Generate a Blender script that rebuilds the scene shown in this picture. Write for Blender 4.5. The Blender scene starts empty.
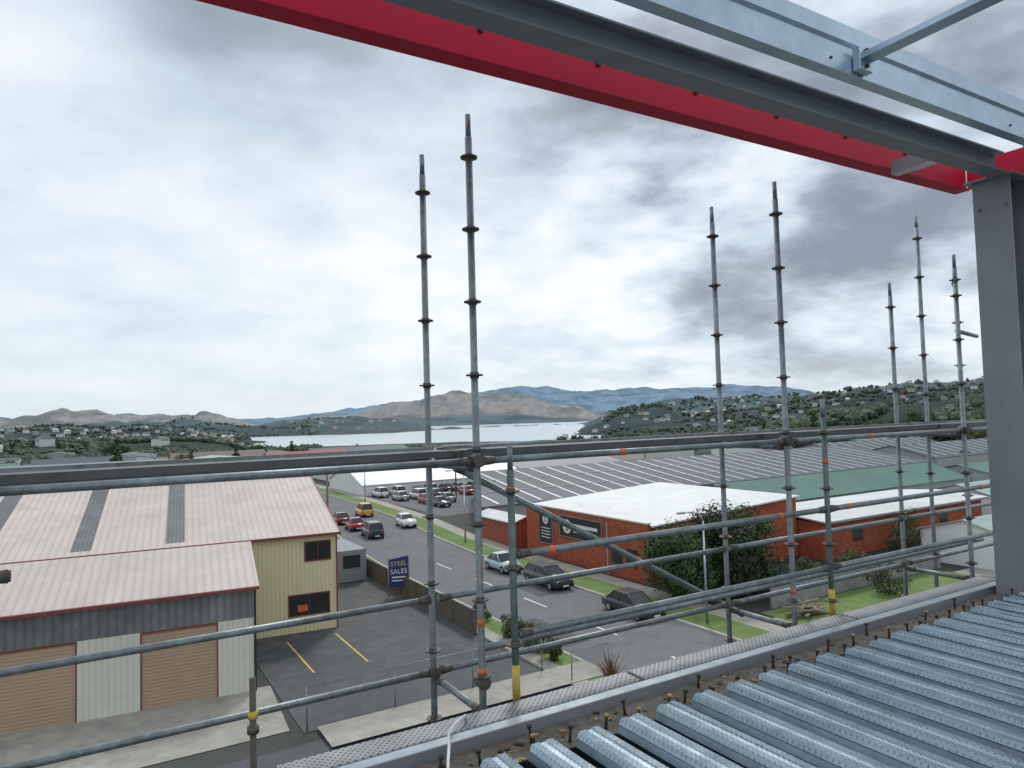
import bpy, bmesh, math, random
from mathutils import Vector, Matrix, noise
random.seed(7)
C = bpy.context.scene.collection
scene = bpy.context.scene
try:
    scene.view_settings.view_transform='Standard'; scene.view_settings.look='None'; scene.view_settings.exposure=0
except Exception: pass

# ------------------------------------------------------------ materials
def nodes(m):
    m.use_nodes=True; nt=m.node_tree; nt.nodes.clear()
    out=nt.nodes.new('ShaderNodeOutputMaterial'); p=nt.nodes.new('ShaderNodeBsdfPrincipled')
    nt.links.new(p.outputs[0],out.inputs[0]); return nt,p
def N(nt,t,**k):
    n=nt.nodes.new(t)
    for a,b in k.items():
        if a.startswith('i_'):
            key=a[2:]
            key=int(key) if key.isdigit() else key
            n.inputs[key].default_value=b
        else: setattr(n,a,b)
    return n
def math_(nt,op,a,b=None,c=None):
    n=nt.nodes.new('ShaderNodeMath'); n.operation=op
    for i,v in enumerate((a,b,c)):
        if v is None: continue
        if isinstance(v,(int,float)): n.inputs[i].default_value=v
        else: nt.links.new(v,n.inputs[i])
    return n.outputs[0]
def mixc(nt,f,a,b,mode='MIX'):
    n=nt.nodes.new('ShaderNodeMix'); n.data_type='RGBA'; n.blend_type=mode
    if isinstance(f,(int,float)): n.inputs[0].default_value=f
    else: nt.links.new(f,n.inputs[0])
    for idx,v in ((6,a),(7,b)):
        if isinstance(v,tuple): n.inputs[idx].default_value=v if len(v)==4 else (*v,1)
        else: nt.links.new(v,n.inputs[idx])
    return n.outputs[2]
def ramp(nt,f,stops):
    n=nt.nodes.new('ShaderNodeValToRGB'); e=n.color_ramp.elements
    while len(e)<len(stops): e.new(0.5)
    for x,(p,c) in zip(e,stops):
        x.position=p; x.color=(*c,1) if len(c)==3 else c
    nt.links.new(f,n.inputs[0]); return n.outputs[0]
def coords(nt,world=False):
    if world:
        return nt.nodes.new('ShaderNodeNewGeometry').outputs['Position']
    return nt.nodes.new('ShaderNodeTexCoord').outputs['Object']

def mat(name,col,rough=0.7,metal=0.0,scale=3.0,amt=0.25,bump=0.0,bscale=None,world=True,corr=None,cdepth=0.5,dirt=None,dots=None,spec=None,dmix=0.8):
    m=bpy.data.materials.new(name); nt,p=nodes(m)
    co=coords(nt,world)
    n1=N(nt,'ShaderNodeTexNoise',i_Scale=scale,i_Detail=6.0,i_Roughness=0.65); nt.links.new(co,n1.inputs['Vector'])
    n2=N(nt,'ShaderNodeTexNoise',i_Scale=scale*0.13,i_Detail=3.0); nt.links.new(co,n2.inputs['Vector'])
    f=math_(nt,'ADD',math_(nt,'MULTIPLY',n1.outputs[0],0.6),math_(nt,'MULTIPLY',n2.outputs[0],0.4))
    lo=tuple(max(0,c*(1-amt)) for c in col); hi=tuple(min(1,c*(1+amt)) for c in col)
    c=ramp(nt,f,[(0.32,lo),(0.68,hi)])
    if dirt:
        n3=N(nt,'ShaderNodeTexNoise',i_Scale=scale*0.45,i_Detail=8.0,i_Roughness=0.7); nt.links.new(co,n3.inputs['Vector'])
        d=ramp(nt,n3.outputs[0],[(0.48,(0,0,0)),(0.66,(1,1,1))])
        c=mixc(nt,math_(nt,'MULTIPLY',d,dirt[1]),c,dirt[0])
    hgt=None
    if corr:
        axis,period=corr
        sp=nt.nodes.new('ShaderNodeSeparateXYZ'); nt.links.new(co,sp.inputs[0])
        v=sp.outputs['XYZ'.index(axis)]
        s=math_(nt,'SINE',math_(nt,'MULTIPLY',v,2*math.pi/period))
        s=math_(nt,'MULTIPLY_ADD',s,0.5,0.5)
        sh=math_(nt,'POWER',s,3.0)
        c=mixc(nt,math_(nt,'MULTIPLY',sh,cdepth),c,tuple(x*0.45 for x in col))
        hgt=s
    if dots:
        ax,ay,per,thr,dc=dots
        sp=nt.nodes.new('ShaderNodeSeparateXYZ'); nt.links.new(co,sp.inputs[0])
        a=math_(nt,'SINE',math_(nt,'MULTIPLY',sp.outputs['XYZ'.index(ax)],2*math.pi/per))
        b=math_(nt,'SINE',math_(nt,'MULTIPLY',sp.outputs['XYZ'.index(ay)],2*math.pi/per))
        ab=math_(nt,'MULTIPLY',a,b)
        g=math_(nt,'GREATER_THAN',ab,thr)
        c=mixc(nt,math_(nt,'MULTIPLY',g,dmix),c,dc)
    r=math_(nt,'MULTIPLY_ADD',n1.outputs[0],0.25,rough-0.12); nt.links.new(r,p.inputs['Roughness'])
    nt.links.new(c,p.inputs['Base Color']); p.inputs['Metallic'].default_value=metal
    if spec is not None: p.inputs['Specular IOR Level'].default_value=spec
    if bump or hgt is not None:
        b=N(nt,'ShaderNodeBump'); b.inputs['Strength'].default_value=max(bump,0.3 if hgt is not None else 0)
        b.inputs['Distance'].default_value=0.03
        if hgt is not None: nt.links.new(hgt,b.inputs['Height'])
        else:
            n4=N(nt,'ShaderNodeTexNoise',i_Scale=bscale or scale*6,i_Detail=4.0); nt.links.new(co,n4.inputs['Vector'])
            nt.links.new(n4.outputs[0],b.inputs['Height'])
        nt.links.new(b.outputs[0],p.inputs['Normal'])
    return m

M={}
M['galv']=mat('galvanised steel',(0.50,0.56,0.61),0.36,0.9,9,0.18,0.05,60,dirt=((0.25,0.27,0.28),0.35))
M['purlin']=mat('galvanised purlin steel',(0.46,0.58,0.68),0.34,0.6,6,0.2,dirt=((0.34,0.43,0.50),0.5))
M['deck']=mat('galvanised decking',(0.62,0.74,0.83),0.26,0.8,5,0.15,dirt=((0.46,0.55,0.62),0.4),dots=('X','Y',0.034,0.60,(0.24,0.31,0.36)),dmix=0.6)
M['deckshade']=mat('galvanised decking web shade',(0.40,0.50,0.57),0.32,0.8,6,0.25,dirt=((0.22,0.27,0.31),0.4))  # darker copy of the decking steel; web and valley shade put in its colour
M['tube']=mat('weathered scaffold tube',(0.26,0.29,0.31),0.46,0.65,14,0.45,0.12,80,dirt=((0.13,0.17,0.155),0.7))
M['tubeg']=mat('scaffold tube stained green',(0.14,0.19,0.18),0.5,0.5,14,0.4,0.12,80,dirt=((0.26,0.27,0.27),0.7))
M['coupler']=mat('rusty coupler',(0.13,0.115,0.10),0.6,0.5,30,0.4,0.2,90)
M['plank']=mat('perforated steel plank',(0.34,0.355,0.37),0.55,0.5,8,0.25,0.05,50,dots=('X','Y',0.042,0.40,(0.07,0.07,0.075)),dirt=((0.24,0.21,0.18),0.5))
M['plankdark']=mat('dull scaffold plank',(0.12,0.125,0.13),0.6,0.4,8,0.3,dirt=((0.2,0.18,0.15),0.4))
M['red']=mat('red painted steel',(0.60,0.016,0.05),0.55,0,4,0.15,spec=0.22,dirt=((0.46,0.03,0.05),0.5))
M['greysteel']=mat('grey primer steel',(0.25,0.265,0.285),0.5,0.1,5,0.18,0.04,40,dirt=((0.33,0.33,0.33),0.3))
M['column']=mat('grey primer column',(0.235,0.25,0.27),0.5,0.1,3,0.14,0.04,30,dirt=((0.30,0.31,0.32),0.35))
M['flange']=mat('dirty beam flange',(0.15,0.13,0.11),0.85,0.0,25,0.5,0.4,120,dirt=((0.26,0.25,0.23),0.6))
M['stud']=mat('rusty shear stud',(0.07,0.04,0.03),0.7,0.4,60,0.4,0.2,200)
M['studcap']=mat('ochre stud head',(0.33,0.22,0.08),0.7,0.1,60,0.4)
M['orange']=mat('orange tape',(0.75,0.16,0.04),0.6)
M['yellow']=mat('yellow tape',(0.65,0.46,0.06),0.6,0,40,0.3,dirt=((0.3,0.27,0.2),0.6))
M['cable']=mat('white cable',(0.7,0.72,0.74),0.5)
M['asphalt']=mat('asphalt',(0.155,0.158,0.165),0.9,0,1.5,0.2,0.25,60,dirt=((0.11,0.11,0.112),0.6))
M['patch']=mat('fresh asphalt patch',(0.085,0.087,0.09),0.9,0,3,0.2,0.25,60)
M['asphaltdark']=mat('yard asphalt',(0.08,0.083,0.09),0.85,0,1.2,0.3,0.25,60,dirt=((0.15,0.15,0.15),0.5))
M['concrete']=mat('concrete paving',(0.36,0.34,0.30),0.85,0,1.5,0.25,0.15,40,dirt=((0.22,0.21,0.19),0.6))
M['kerb']=mat('kerb concrete',(0.45,0.44,0.42),0.85,0,2,0.2)
M['paint']=mat('white road paint',(0.78,0.78,0.77),0.8,0,4,0.15)
M['ypaint']=mat('yellow road paint',(0.65,0.48,0.1),0.8,0,4,0.2)
M['grass']=mat('mown grass',(0.125,0.20,0.05),0.95,0,1.2,0.4,0.5,30,dirt=((0.21,0.21,0.09),0.6))
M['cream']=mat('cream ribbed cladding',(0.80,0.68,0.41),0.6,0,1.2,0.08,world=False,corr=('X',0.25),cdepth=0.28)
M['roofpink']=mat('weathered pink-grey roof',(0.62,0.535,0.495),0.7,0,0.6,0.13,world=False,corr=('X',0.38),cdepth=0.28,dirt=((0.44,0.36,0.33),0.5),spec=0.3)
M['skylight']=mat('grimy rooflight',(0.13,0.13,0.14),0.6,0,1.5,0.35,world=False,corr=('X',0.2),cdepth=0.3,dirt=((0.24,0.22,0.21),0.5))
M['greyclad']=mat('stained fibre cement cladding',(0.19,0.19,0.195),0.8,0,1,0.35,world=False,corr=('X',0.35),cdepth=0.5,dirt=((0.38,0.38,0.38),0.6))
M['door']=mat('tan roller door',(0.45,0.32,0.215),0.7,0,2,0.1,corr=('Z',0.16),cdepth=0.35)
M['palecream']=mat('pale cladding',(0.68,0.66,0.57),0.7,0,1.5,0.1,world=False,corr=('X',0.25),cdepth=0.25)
M['trim']=mat('maroon trim',(0.22,0.05,0.045),0.6)
M['glass']=mat('dark window glass',(0.03,0.035,0.04),0.15,0,2,0.3)
M['white']=mat('white painted wall',(0.72,0.72,0.70),0.7,0,0.8,0.08)
M['blockwall']=mat('grey block wall',(0.27,0.27,0.265),0.9,0,1.5,0.3,0.2,20)
M['wood']=mat('weathered timber',(0.14,0.12,0.10),0.9,0,3,0.35,corr=('Y',0.2),cdepth=0.5)
M['woodp']=mat('weathered pole timber',(0.20,0.16,0.12),0.9,0,3,0.3)
M['black']=mat('black board',(0.02,0.02,0.024),0.6)
M['tyre']=mat('tyre rubber',(0.02,0.02,0.02),0.85)
M['rim']=mat('wheel rim',(0.45,0.46,0.48),0.4,0.7)
M['lampglass']=mat('clear lamp lens',(0.7,0.7,0.68),0.2)
M['tail']=mat('red lamp lens',(0.45,0.02,0.02),0.3)
M['navy']=mat('navy banner cloth',(0.022,0.04,0.16),0.7)
M['bark']=mat('bark',(0.09,0.07,0.05),0.95,0,8,0.4,0.5)
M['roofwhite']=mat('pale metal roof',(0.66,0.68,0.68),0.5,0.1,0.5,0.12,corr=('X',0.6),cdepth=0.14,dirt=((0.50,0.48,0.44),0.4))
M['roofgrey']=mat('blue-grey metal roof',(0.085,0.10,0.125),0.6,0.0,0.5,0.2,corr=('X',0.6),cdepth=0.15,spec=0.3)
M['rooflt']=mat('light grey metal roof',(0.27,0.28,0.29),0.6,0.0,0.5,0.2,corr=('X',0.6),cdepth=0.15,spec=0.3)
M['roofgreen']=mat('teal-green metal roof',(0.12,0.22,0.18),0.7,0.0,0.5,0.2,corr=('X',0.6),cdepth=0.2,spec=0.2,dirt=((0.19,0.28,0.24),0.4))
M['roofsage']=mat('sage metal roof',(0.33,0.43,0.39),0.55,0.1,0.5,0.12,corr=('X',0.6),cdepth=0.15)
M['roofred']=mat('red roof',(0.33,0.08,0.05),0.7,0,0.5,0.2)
M['roofbrown']=mat('brown roof',(0.15,0.11,0.09),0.7,0,0.5,0.2)
M['wallgrey']=mat('grey wall',(0.36,0.37,0.37),0.7,0,0.5,0.15)
M['walltan']=mat('tan wall',(0.48,0.43,0.34),0.7,0,0.5,0.15)
M['wallyg']=mat('yellow green wall',(0.42,0.43,0.10),0.7,0,0.5,0.15)
def brickmat():
    m=bpy.data.materials.new('red brick'); nt,p=nodes(m)
    co=coords(nt,True); sp=nt.nodes.new('ShaderNodeSeparateXYZ'); nt.links.new(co,sp.inputs[0])
    cb=nt.nodes.new('ShaderNodeCombineXYZ')
    nt.links.new(math_(nt,'ADD',sp.outputs[0],sp.outputs[1]),cb.inputs[0]); nt.links.new(sp.outputs[2],cb.inputs[1])
    b=nt.nodes.new('ShaderNodeTexBrick'); nt.links.new(cb.outputs[0],b.inputs['Vector'])
    b.inputs['Color1'].default_value=(0.52,0.12,0.055,1); b.inputs['Color2'].default_value=(0.36,0.075,0.04,1)
    b.inputs['Mortar'].default_value=(0.26,0.16,0.12,1); b.inputs['Scale'].default_value=1.6; b.inputs['Mortar Size'].default_value=0.012
    n=N(nt,'ShaderNodeTexNoise',i_Scale=0.7,i_Detail=5.0); nt.links.new(co,n.inputs['Vector'])
    c=mixc(nt,0.5,b.outputs[0],ramp(nt,n.outputs[0],[(0.3,(0.5,0.5,0.5)),(0.7,(1,1,1))]),'MULTIPLY')
    nt.links.new(c,p.inputs['Base Color']); p.inputs['Roughness'].default_value=0.85; p.inputs['Specular IOR Level'].default_value=0.25
    return m
M['brick']=brickmat()
def leafmat(name,a,b):
    m=bpy.data.materials.new(name); nt,p=nodes(m)
    co=coords(nt,True)
    n=N(nt,'ShaderNodeTexNoise',i_Scale=0.9,i_Detail=5.0); nt.links.new(co,n.inputs['Vector'])
    oi=nt.nodes.new('ShaderNodeObjectInfo')
    c=ramp(nt,n.outputs[0],[(0.35,a),(0.65,b)])
    k=math_(nt,'MULTIPLY_ADD',oi.outputs['Random'],0.8,0.6)
    mm=nt.nodes.new('ShaderNodeVectorMath'); mm.operation='SCALE'; nt.links.new(c,mm.inputs[0]); nt.links.new(k,mm.inputs['Scale'])
    nt.links.new(mm.outputs[0],p.inputs['Base Color']); p.inputs['Roughness'].default_value=0.75
    return m
M['leaf']=leafmat('dark green leaves',(0.018,0.040,0.013),(0.055,0.10,0.026))
M['leaf2']=leafmat('olive leaves',(0.035,0.05,0.016),(0.10,0.125,0.04))
M['leafpale']=leafmat('distant bush leaves',(0.018,0.034,0.022),(0.048,0.070,0.038))
paints={}
def paint(name,col):
    if name not in paints:
        m=bpy.data.materials.new(name); nt,p=nodes(m)
        co=coords(nt); n=N(nt,'ShaderNodeTexNoise',i_Scale=4.0); nt.links.new(co,n.inputs['Vector'])
        c=ramp(nt,n.outputs[0],[(0.3,tuple(x*0.9 for x in col)),(0.7,col)])
        nt.links.new(c,p.inputs['Base Color']); p.inputs['Roughness'].default_value=0.3
        p.inputs['Coat Weight'].default_value=0.5
        paints[name]=m
    return paints[name]

# ------------------------------------------------------------ object helpers
def thing(name,label,cat,loc=(0,0,0),group=None,rot=0):
    e=bpy.data.objects.new(name,None); e.empty_display_size=0.3
    e.location=loc; e.rotation_euler=(0,0,rot); C.objects.link(e)
    e['label']=label; e['category']=cat
    if group: e['group']=group
    return e
def obj(name,me,mt=None,parent=None,label=None,cat=None,kind=None,group=None,loc=None):
    o=bpy.data.objects.new(name,me); C.objects.link(o)
    if mt is not None:
        for x in (mt if isinstance(mt,(list,tuple)) else [mt]): me.materials.append(x)
    if parent is not None: o.parent=parent
    if label: o['label']=label
    if cat: o['category']=cat
    if kind: o['kind']=kind
    if group: o['group']=group
    if loc: o.location=loc
    return o
def bmto(bm,name,smooth=False):
    me=bpy.data.meshes.new(name); bmesh.ops.recalc_face_normals(bm,faces=bm.faces); bm.to_mesh(me); bm.free()
    if smooth:
        for f in me.polygons: f.use_smooth=True
    return me
def addbox(bm,x0,x1,y0,y1,z0,z1,mi=0):
    v=[bm.verts.new(p) for p in ((x0,y0,z0),(x1,y0,z0),(x1,y1,z0),(x0,y1,z0),(x0,y0,z1),(x1,y0,z1),(x1,y1,z1),(x0,y1,z1))]
    for q in ((0,3,2,1),(4,5,6,7),(0,1,5,4),(1,2,6,5),(2,3,7,6),(3,0,4,7)):
        f=bm.faces.new([v[i] for i in q]); f.material_index=mi
def boxes(name,lst,mt,parent=None,bevel=0,**k):
    bm=bmesh.new()
    for b in lst: addbox(bm,*b)
    if bevel: bmesh.ops.bevel(bm,geom=list(bm.edges),offset=bevel,segments=1,affect='EDGES')
    return obj(name,bmto(bm,name),mt,parent,**k)
def each(name,lst,mt,parent=None,**k):
    return [boxes(name,[b],mt,parent,**k) for b in lst]
def addcyl(bm,p0,p1,r0,r1=None,seg=12,cap=True,mi=0):
    p0=Vector(p0);p1=Vector(p1); r1=r0 if r1 is None else r1
    d=(p1-p0).normalized(); a=d.orthogonal().normalized(); b=d.cross(a)
    A=[];B=[]
    for i in range(seg):
        t=2*math.pi*i/seg; o=a*math.cos(t)+b*math.sin(t)
        A.append(bm.verts.new(p0+o*r0)); B.append(bm.verts.new(p1+o*r1))
    for i in range(seg):
        j=(i+1)%seg; f=bm.faces.new((A[i],A[j],B[j],B[i])); f.smooth=True; f.material_index=mi
    if cap:
        f=bm.faces.new(A[::-1]); f.material_index=mi; f=bm.faces.new(B); f.material_index=mi
def cyls(name,lst,mt,parent=None,seg=12,**k):
    bm=bmesh.new()
    for c in lst: addcyl(bm,*c,seg=seg)
    return obj(name,bmto(bm,name),mt,parent,**k)
def sheet(name,pts,z,mt,parent=None,**k):
    me=bpy.data.meshes.new(name); me.from_pydata([(x,y,z) for x,y in pts],[],[tuple(range(len(pts)))])
    return obj(name,me,mt,parent,**k)
def extr(name,pr,L_,mt,parent,axis='X'):
    bm=bmesh.new()
    f3=(lambda l,a_,z:(l,a_,z)) if axis=='X' else (lambda l,a_,z:(a_,l,z))
    A=[bm.verts.new(f3(0,y,z)) for y,z in pr]; B=[bm.verts.new(f3(L_,y,z)) for y,z in pr]; n=len(pr)
    for i in range(n): bm.faces.new((A[i],A[(i+1)%n],B[(i+1)%n],B[i]))
    bm.faces.new(A); bm.faces.new(B[::-1])
    return obj(name,bmto(bm,name),mt,parent)
def copy_thing(root,loc,rot,label=None):
    n=root.copy(); n.location=loc; n.rotation_euler=(0,0,rot); C.objects.link(n)
    if label: n['label']=label
    def rec(o,par):
        for c in list(o.children):
            if c.name in names:
                k=c.copy(); k.parent=par; C.objects.link(k); rec(c,k)
    names=set()
    def coll(o):
        for c in o.children: names.add(c.name); coll(c)
    coll(root); rec(root,n); return n
def textobj(name,body,size,loc,rot,mt,parent):
    cu=bpy.data.curves.new(name,'FONT'); cu.body=body; cu.size=size; cu.align_x='CENTER'; cu.align_y='CENTER'; cu.extrude=0.004
    t=bpy.data.objects.new(name+'_tmp',cu); C.objects.link(t)
    bpy.context.view_layer.update()
    me=bpy.data.meshes.new_from_object(t.evaluated_get(bpy.context.evaluated_depsgraph_get()))
    bpy.data.objects.remove(t); me.materials.clear()
    o=obj(name,me,mt,parent); o.location=loc; o.rotation_euler=rot; return o

# ------------------------------------------------------------ camera (X along the slab edge, Y outward)
CAMZ=13.0; F=700.0
a=math.radians(59.3); p=math.atan(33/700); rho=0.0285
f0=Vector((math.cos(a)*math.cos(p),math.sin(a)*math.cos(p),math.sin(p)))
r0=Vector((math.sin(a),-math.cos(a),0)); u0=r0.cross(f0)
r=r0*math.cos(rho)-u0*math.sin(rho); u=u0*math.cos(rho)+r0*math.sin(rho)
cam=bpy.data.cameras.new('camera'); co=bpy.data.objects.new('camera',cam); C.objects.link(co)
mw=Matrix((r,u,-f0)).transposed().to_4x4(); mw.translation=Vector((0,0,CAMZ)); co.matrix_world=mw
cam.sensor_width=36; cam.lens=F/1024*36; cam.clip_start=0.05; cam.clip_end=40000; scene.camera=co
FX,FY=math.cos(a),math.sin(a)

# ------------------------------------------------------------ world
w=bpy.data.worlds.new('World'); scene.world=w; w.use_nodes=True; nt=w.node_tree; nt.nodes.clear()
out=nt.nodes.new('ShaderNodeOutputWorld')
sky=nt.nodes.new('ShaderNodeTexSky'); sky.sky_type='NISHITA'; sky.sun_disc=False
SUN_EL=math.radians(48); sundir=Vector((0.60,0.80,0)).normalized()
sky.sun_elevation=SUN_EL; sky.sun_rotation=math.atan2(sundir.x,sundir.y)
bg1=nt.nodes.new('ShaderNodeBackground'); nt.links.new(sky.outputs[0],bg1.inputs[0]); bg1.inputs[1].default_value=0.10
tc=nt.nodes.new('ShaderNodeTexCoord'); gen=tc.outputs['Generated']
sp=nt.nodes.new('ShaderNodeSeparateXYZ'); nt.links.new(gen,sp.inputs[0])
zz=math_(nt,'ADD',math_(nt,'MAXIMUM',sp.outputs[2],0.0),0.34)
cb=nt.nodes.new('ShaderNodeCombineXYZ')
nt.links.new(math_(nt,'DIVIDE',sp.outputs[0],zz),cb.inputs[0]); nt.links.new(math_(nt,'DIVIDE',sp.outputs[1],zz),cb.inputs[1]); nt.links.new(math_(nt,'MULTIPLY',sp.outputs[2],2.0),cb.inputs[2])
n1=N(nt,'ShaderNodeTexNoise',i_Scale=1.9,i_Detail=9.0,i_Roughness=0.52,i_Distortion=0.1); nt.links.new(cb.outputs[0],n1.inputs['Vector'])
n2=N(nt,'ShaderNodeTexNoise',i_Scale=5.5,i_Detail=8.0,i_Roughness=0.56,i_Distortion=0.1); nt.links.new(cb.outputs[0],n2.inputs['Vector'])
lat=math_(nt,'ADD',math_(nt,'MULTIPLY',sp.outputs[0],FY),math_(nt,'MULTIPLY',sp.outputs[1],-FX))
sx=ramp(nt,math_(nt,'MULTIPLY_ADD',lat,0.5,0.5),[(0.30,(0.30,)*3),(0.44,(0.48,)*3),(0.60,(1,1,1))])
val=math_(nt,'ADD',math_(nt,'MULTIPLY',math_(nt,'SUBTRACT',n1.outputs[0],0.5),2.9),math_(nt,'MULTIPLY',math_(nt,'SUBTRACT',n2.outputs[0],0.5),1.2))
val=math_(nt,'MULTIPLY',val,sx)
val=math_(nt,'ADD',val,0.72)
def blob(c,e,rad,amp):
    global val
    d=Vector((FX+c*FY,FY-c*FX,e)).normalized()
    vm=nt.nodes.new('ShaderNodeVectorMath'); vm.operation='DISTANCE'; nt.links.new(gen,vm.inputs[0]); vm.inputs[1].default_value=d
    q=math_(nt,'DIVIDE',vm.outputs['Value'],rad); q=math_(nt,'MULTIPLY',q,q); q=math_(nt,'MULTIPLY',q,-1.0)
    g=math_(nt,'EXPONENT',q)
    val=math_(nt,'ADD',val,math_(nt,'MULTIPLY',g,amp))
blob(-0.42,0.60,0.13,-0.55); blob(-0.20,0.54,0.10,-0.42); blob(0.30,0.17,0.13,-0.20); blob(0.50,0.27,0.15,-0.16); blob(0.62,0.45,0.2,-0.20); blob(0.22,0.34,0.07,-0.30); blob(0.02,0.36,0.06,-0.12)
blob(0.12,0.26,0.09,0.28); blob(-0.55,0.30,0.25,0.08); blob(-0.2,0.22,0.2,0.12); blob(0.62,0.08,0.1,0.2); blob(0.1,0.06,0.12,0.15); blob(0.38,0.40,0.06,0.22); blob(0.45,0.13,0.05,0.2)
col=ramp(nt,val,[(0.0,(0.25,0.29,0.345)),(0.28,(0.38,0.435,0.50)),(0.55,(0.61,0.71,0.80)),(0.80,(0.81,0.89,0.95)),(1.0,(0.97,0.99,1.0))])
hz=ramp(nt,sp.outputs[2],[(0.0,(1,1,1)),(0.14,(0,0,0))])
col=mixc(nt,math_(nt,'MULTIPLY',hz,0.5),col,(0.70,0.82,0.92))
bg2=nt.nodes.new('ShaderNodeBackground'); nt.links.new(col,bg2.inputs[0]); bg2.inputs[1].default_value=1.05
ms=nt.nodes.new('ShaderNodeMixShader'); ms.inputs[0].default_value=0.9
nt.links.new(bg1.outputs[0],ms.inputs[1]); nt.links.new(bg2.outputs[0],ms.inputs[2]); nt.links.new(ms.outputs[0],out.inputs[0])
sl=bpy.data.lights.new('sun','SUN'); sl.energy=1.5; sl.angle=math.radians(10); sl.color=(1,0.96,0.90)
so=bpy.data.objects.new('sun',sl); C.objects.link(so)
sd=Vector((sundir.x*math.cos(SUN_EL),sundir.y*math.cos(SUN_EL),math.sin(SUN_EL)))
so.rotation_euler=sd.to_track_quat('Z','Y').to_euler()

# ------------------------------------------------------------ terrain
def interp(tab,x):
    if x<=tab[0][0]: return tab[0][1]
    for (a0,b0),(a1,b1) in zip(tab,tab[1:]):
        if x<=a1:
            t=(x-a0)/(a1-a0); t=t*t*(3-2*t); return b0+(b1-b0)*t
    return tab[-1][1]
def sm(e0,e1,x):
    t=max(0,min(1,(x-e0)/(e1-e0))); return t*t*(3-2*t)
ridges=[
 (9500,1800,[(-400,18),(-100,14),(0,11),(60,9),(120,12),(180,7),(250,5),(330,9),(400,15),(470,22),(520,28),(560,26),(610,21),(660,25),(720,23),(780,18),(840,12),(900,10),(1100,10),(1500,8)],0.20,(0.20,0.31,0.43)),  # farthest ridge: blue distance haze is part of its colour
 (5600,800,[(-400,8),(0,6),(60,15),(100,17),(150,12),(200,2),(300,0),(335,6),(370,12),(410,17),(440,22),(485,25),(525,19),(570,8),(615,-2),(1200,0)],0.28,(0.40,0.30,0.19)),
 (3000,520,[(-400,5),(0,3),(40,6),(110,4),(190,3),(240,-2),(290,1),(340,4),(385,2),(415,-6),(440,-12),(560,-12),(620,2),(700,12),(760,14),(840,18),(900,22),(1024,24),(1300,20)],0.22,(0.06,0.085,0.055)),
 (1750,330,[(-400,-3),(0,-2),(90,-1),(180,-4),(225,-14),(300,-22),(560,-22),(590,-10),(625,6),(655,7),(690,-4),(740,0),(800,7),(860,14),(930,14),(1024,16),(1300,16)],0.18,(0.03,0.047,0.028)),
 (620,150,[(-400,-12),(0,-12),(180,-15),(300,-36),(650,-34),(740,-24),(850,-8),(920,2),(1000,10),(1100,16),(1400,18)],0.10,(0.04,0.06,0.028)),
]
def pxof(x,y):
    d=x*FX+y*FY; l=x*FY-y*FX
    if d<=0.05*abs(l)+1e-6: return 2000 if l>0 else -2000
    return max(-1500,min(2500,512+700*l/d))
def height(x,y,want=False):
    rr=math.hypot(x,y); px=pxof(x,y); d=max(x*FX+y*FY,0.45*rr)
    ns=noise.fractal(Vector((x/420,y/420,3.1)),0.9,2.1,5)
    n2=noise.fractal(Vector((x/90,y/90,7.7)),0.9,2.1,3)
    z=-25*sm(150,760,rr)+ns*4*sm(300,900,rr)+n2*0.8*sm(250,500,rr)
    sea=sm(222,262,px+ns*25)*(1-sm(590,650,px+ns*25))*sm(1120,1220,rr+ns*60)
    z=z*(1-sea)-42*sea
    best=None
    for i,(R,W,tab,na,c) in enumerate(ridges):
        k=math.exp(-((rr-R)/W)**2)
        if k<0.01: continue
        e=interp(tab,px)
        nn=noise.fractal(Vector((x/(R*0.09),y/(R*0.09),i*5.3)),0.8,2.2,6)
        H=13+e/700*R*(d/rr)+nn*na*R*0.045
        zr=z+(H-z)*k
        if H>z and zr>z:
            z=zr
            if k>0.25: best=c
    if want: return z,best
    return z
radii=[0]
rr=30.0
while rr<14000:
    radii.append(rr); rr*=1.052 if rr<1000 else (1.04 if rr<4000 else 1.03)
azs=[-180+i*5 for i in range(0,26)]; x=-52.0
while x<52: azs.append(x); x+=0.3
azs+= [52+i*5 for i in range(0,26) if 52+i*5<180]
azs=sorted(set(azs))
verts=[];cols=[];faces=[]
base_az=math.atan2(FX,FY)
for R in radii:
    for az in azs:
        t=base_az+math.radians(az); X=R*math.sin(t);Y=R*math.cos(t)
        z,b=height(X,Y,True) if R>150 else (0,None)
        n=noise.fractal(Vector((X/60,Y/60,1)),0.8,2.1,4)
        if b is None:
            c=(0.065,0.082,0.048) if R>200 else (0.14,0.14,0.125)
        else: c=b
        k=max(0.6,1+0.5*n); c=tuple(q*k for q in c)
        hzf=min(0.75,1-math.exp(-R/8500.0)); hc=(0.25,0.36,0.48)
        c=tuple(q*(1-hzf)+h*hzf for q,h in zip(c,hc))  # distance haze painted into the vertex colours, stronger with radius
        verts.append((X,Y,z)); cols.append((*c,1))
na=len(azs)
for i in range(len(radii)-1):
    for j in range(na):
        k=(j+1)%na
        faces.append((i*na+j,i*na+k,(i+1)*na+k,(i+1)*na+j))
me=bpy.data.meshes.new('ground'); me.from_pydata(verts,[],faces); 
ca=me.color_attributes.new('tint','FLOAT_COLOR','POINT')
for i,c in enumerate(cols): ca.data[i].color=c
bm=bmesh.new(); bm.from_mesh(me); bmesh.ops.remove_doubles(bm,verts=bm.verts,dist=0.001); bmesh.ops.recalc_face_normals(bm,faces=bm.faces); bm.to_mesh(me); bm.free()
for f in me.polygons: f.use_smooth=True
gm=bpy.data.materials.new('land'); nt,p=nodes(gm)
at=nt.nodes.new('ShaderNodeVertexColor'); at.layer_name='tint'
n=N(nt,'ShaderNodeTexNoise',i_Scale=0.03,i_Detail=12.0,i_Roughness=0.75); nt.links.new(coords(nt,True),n.inputs['Vector'])
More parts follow.
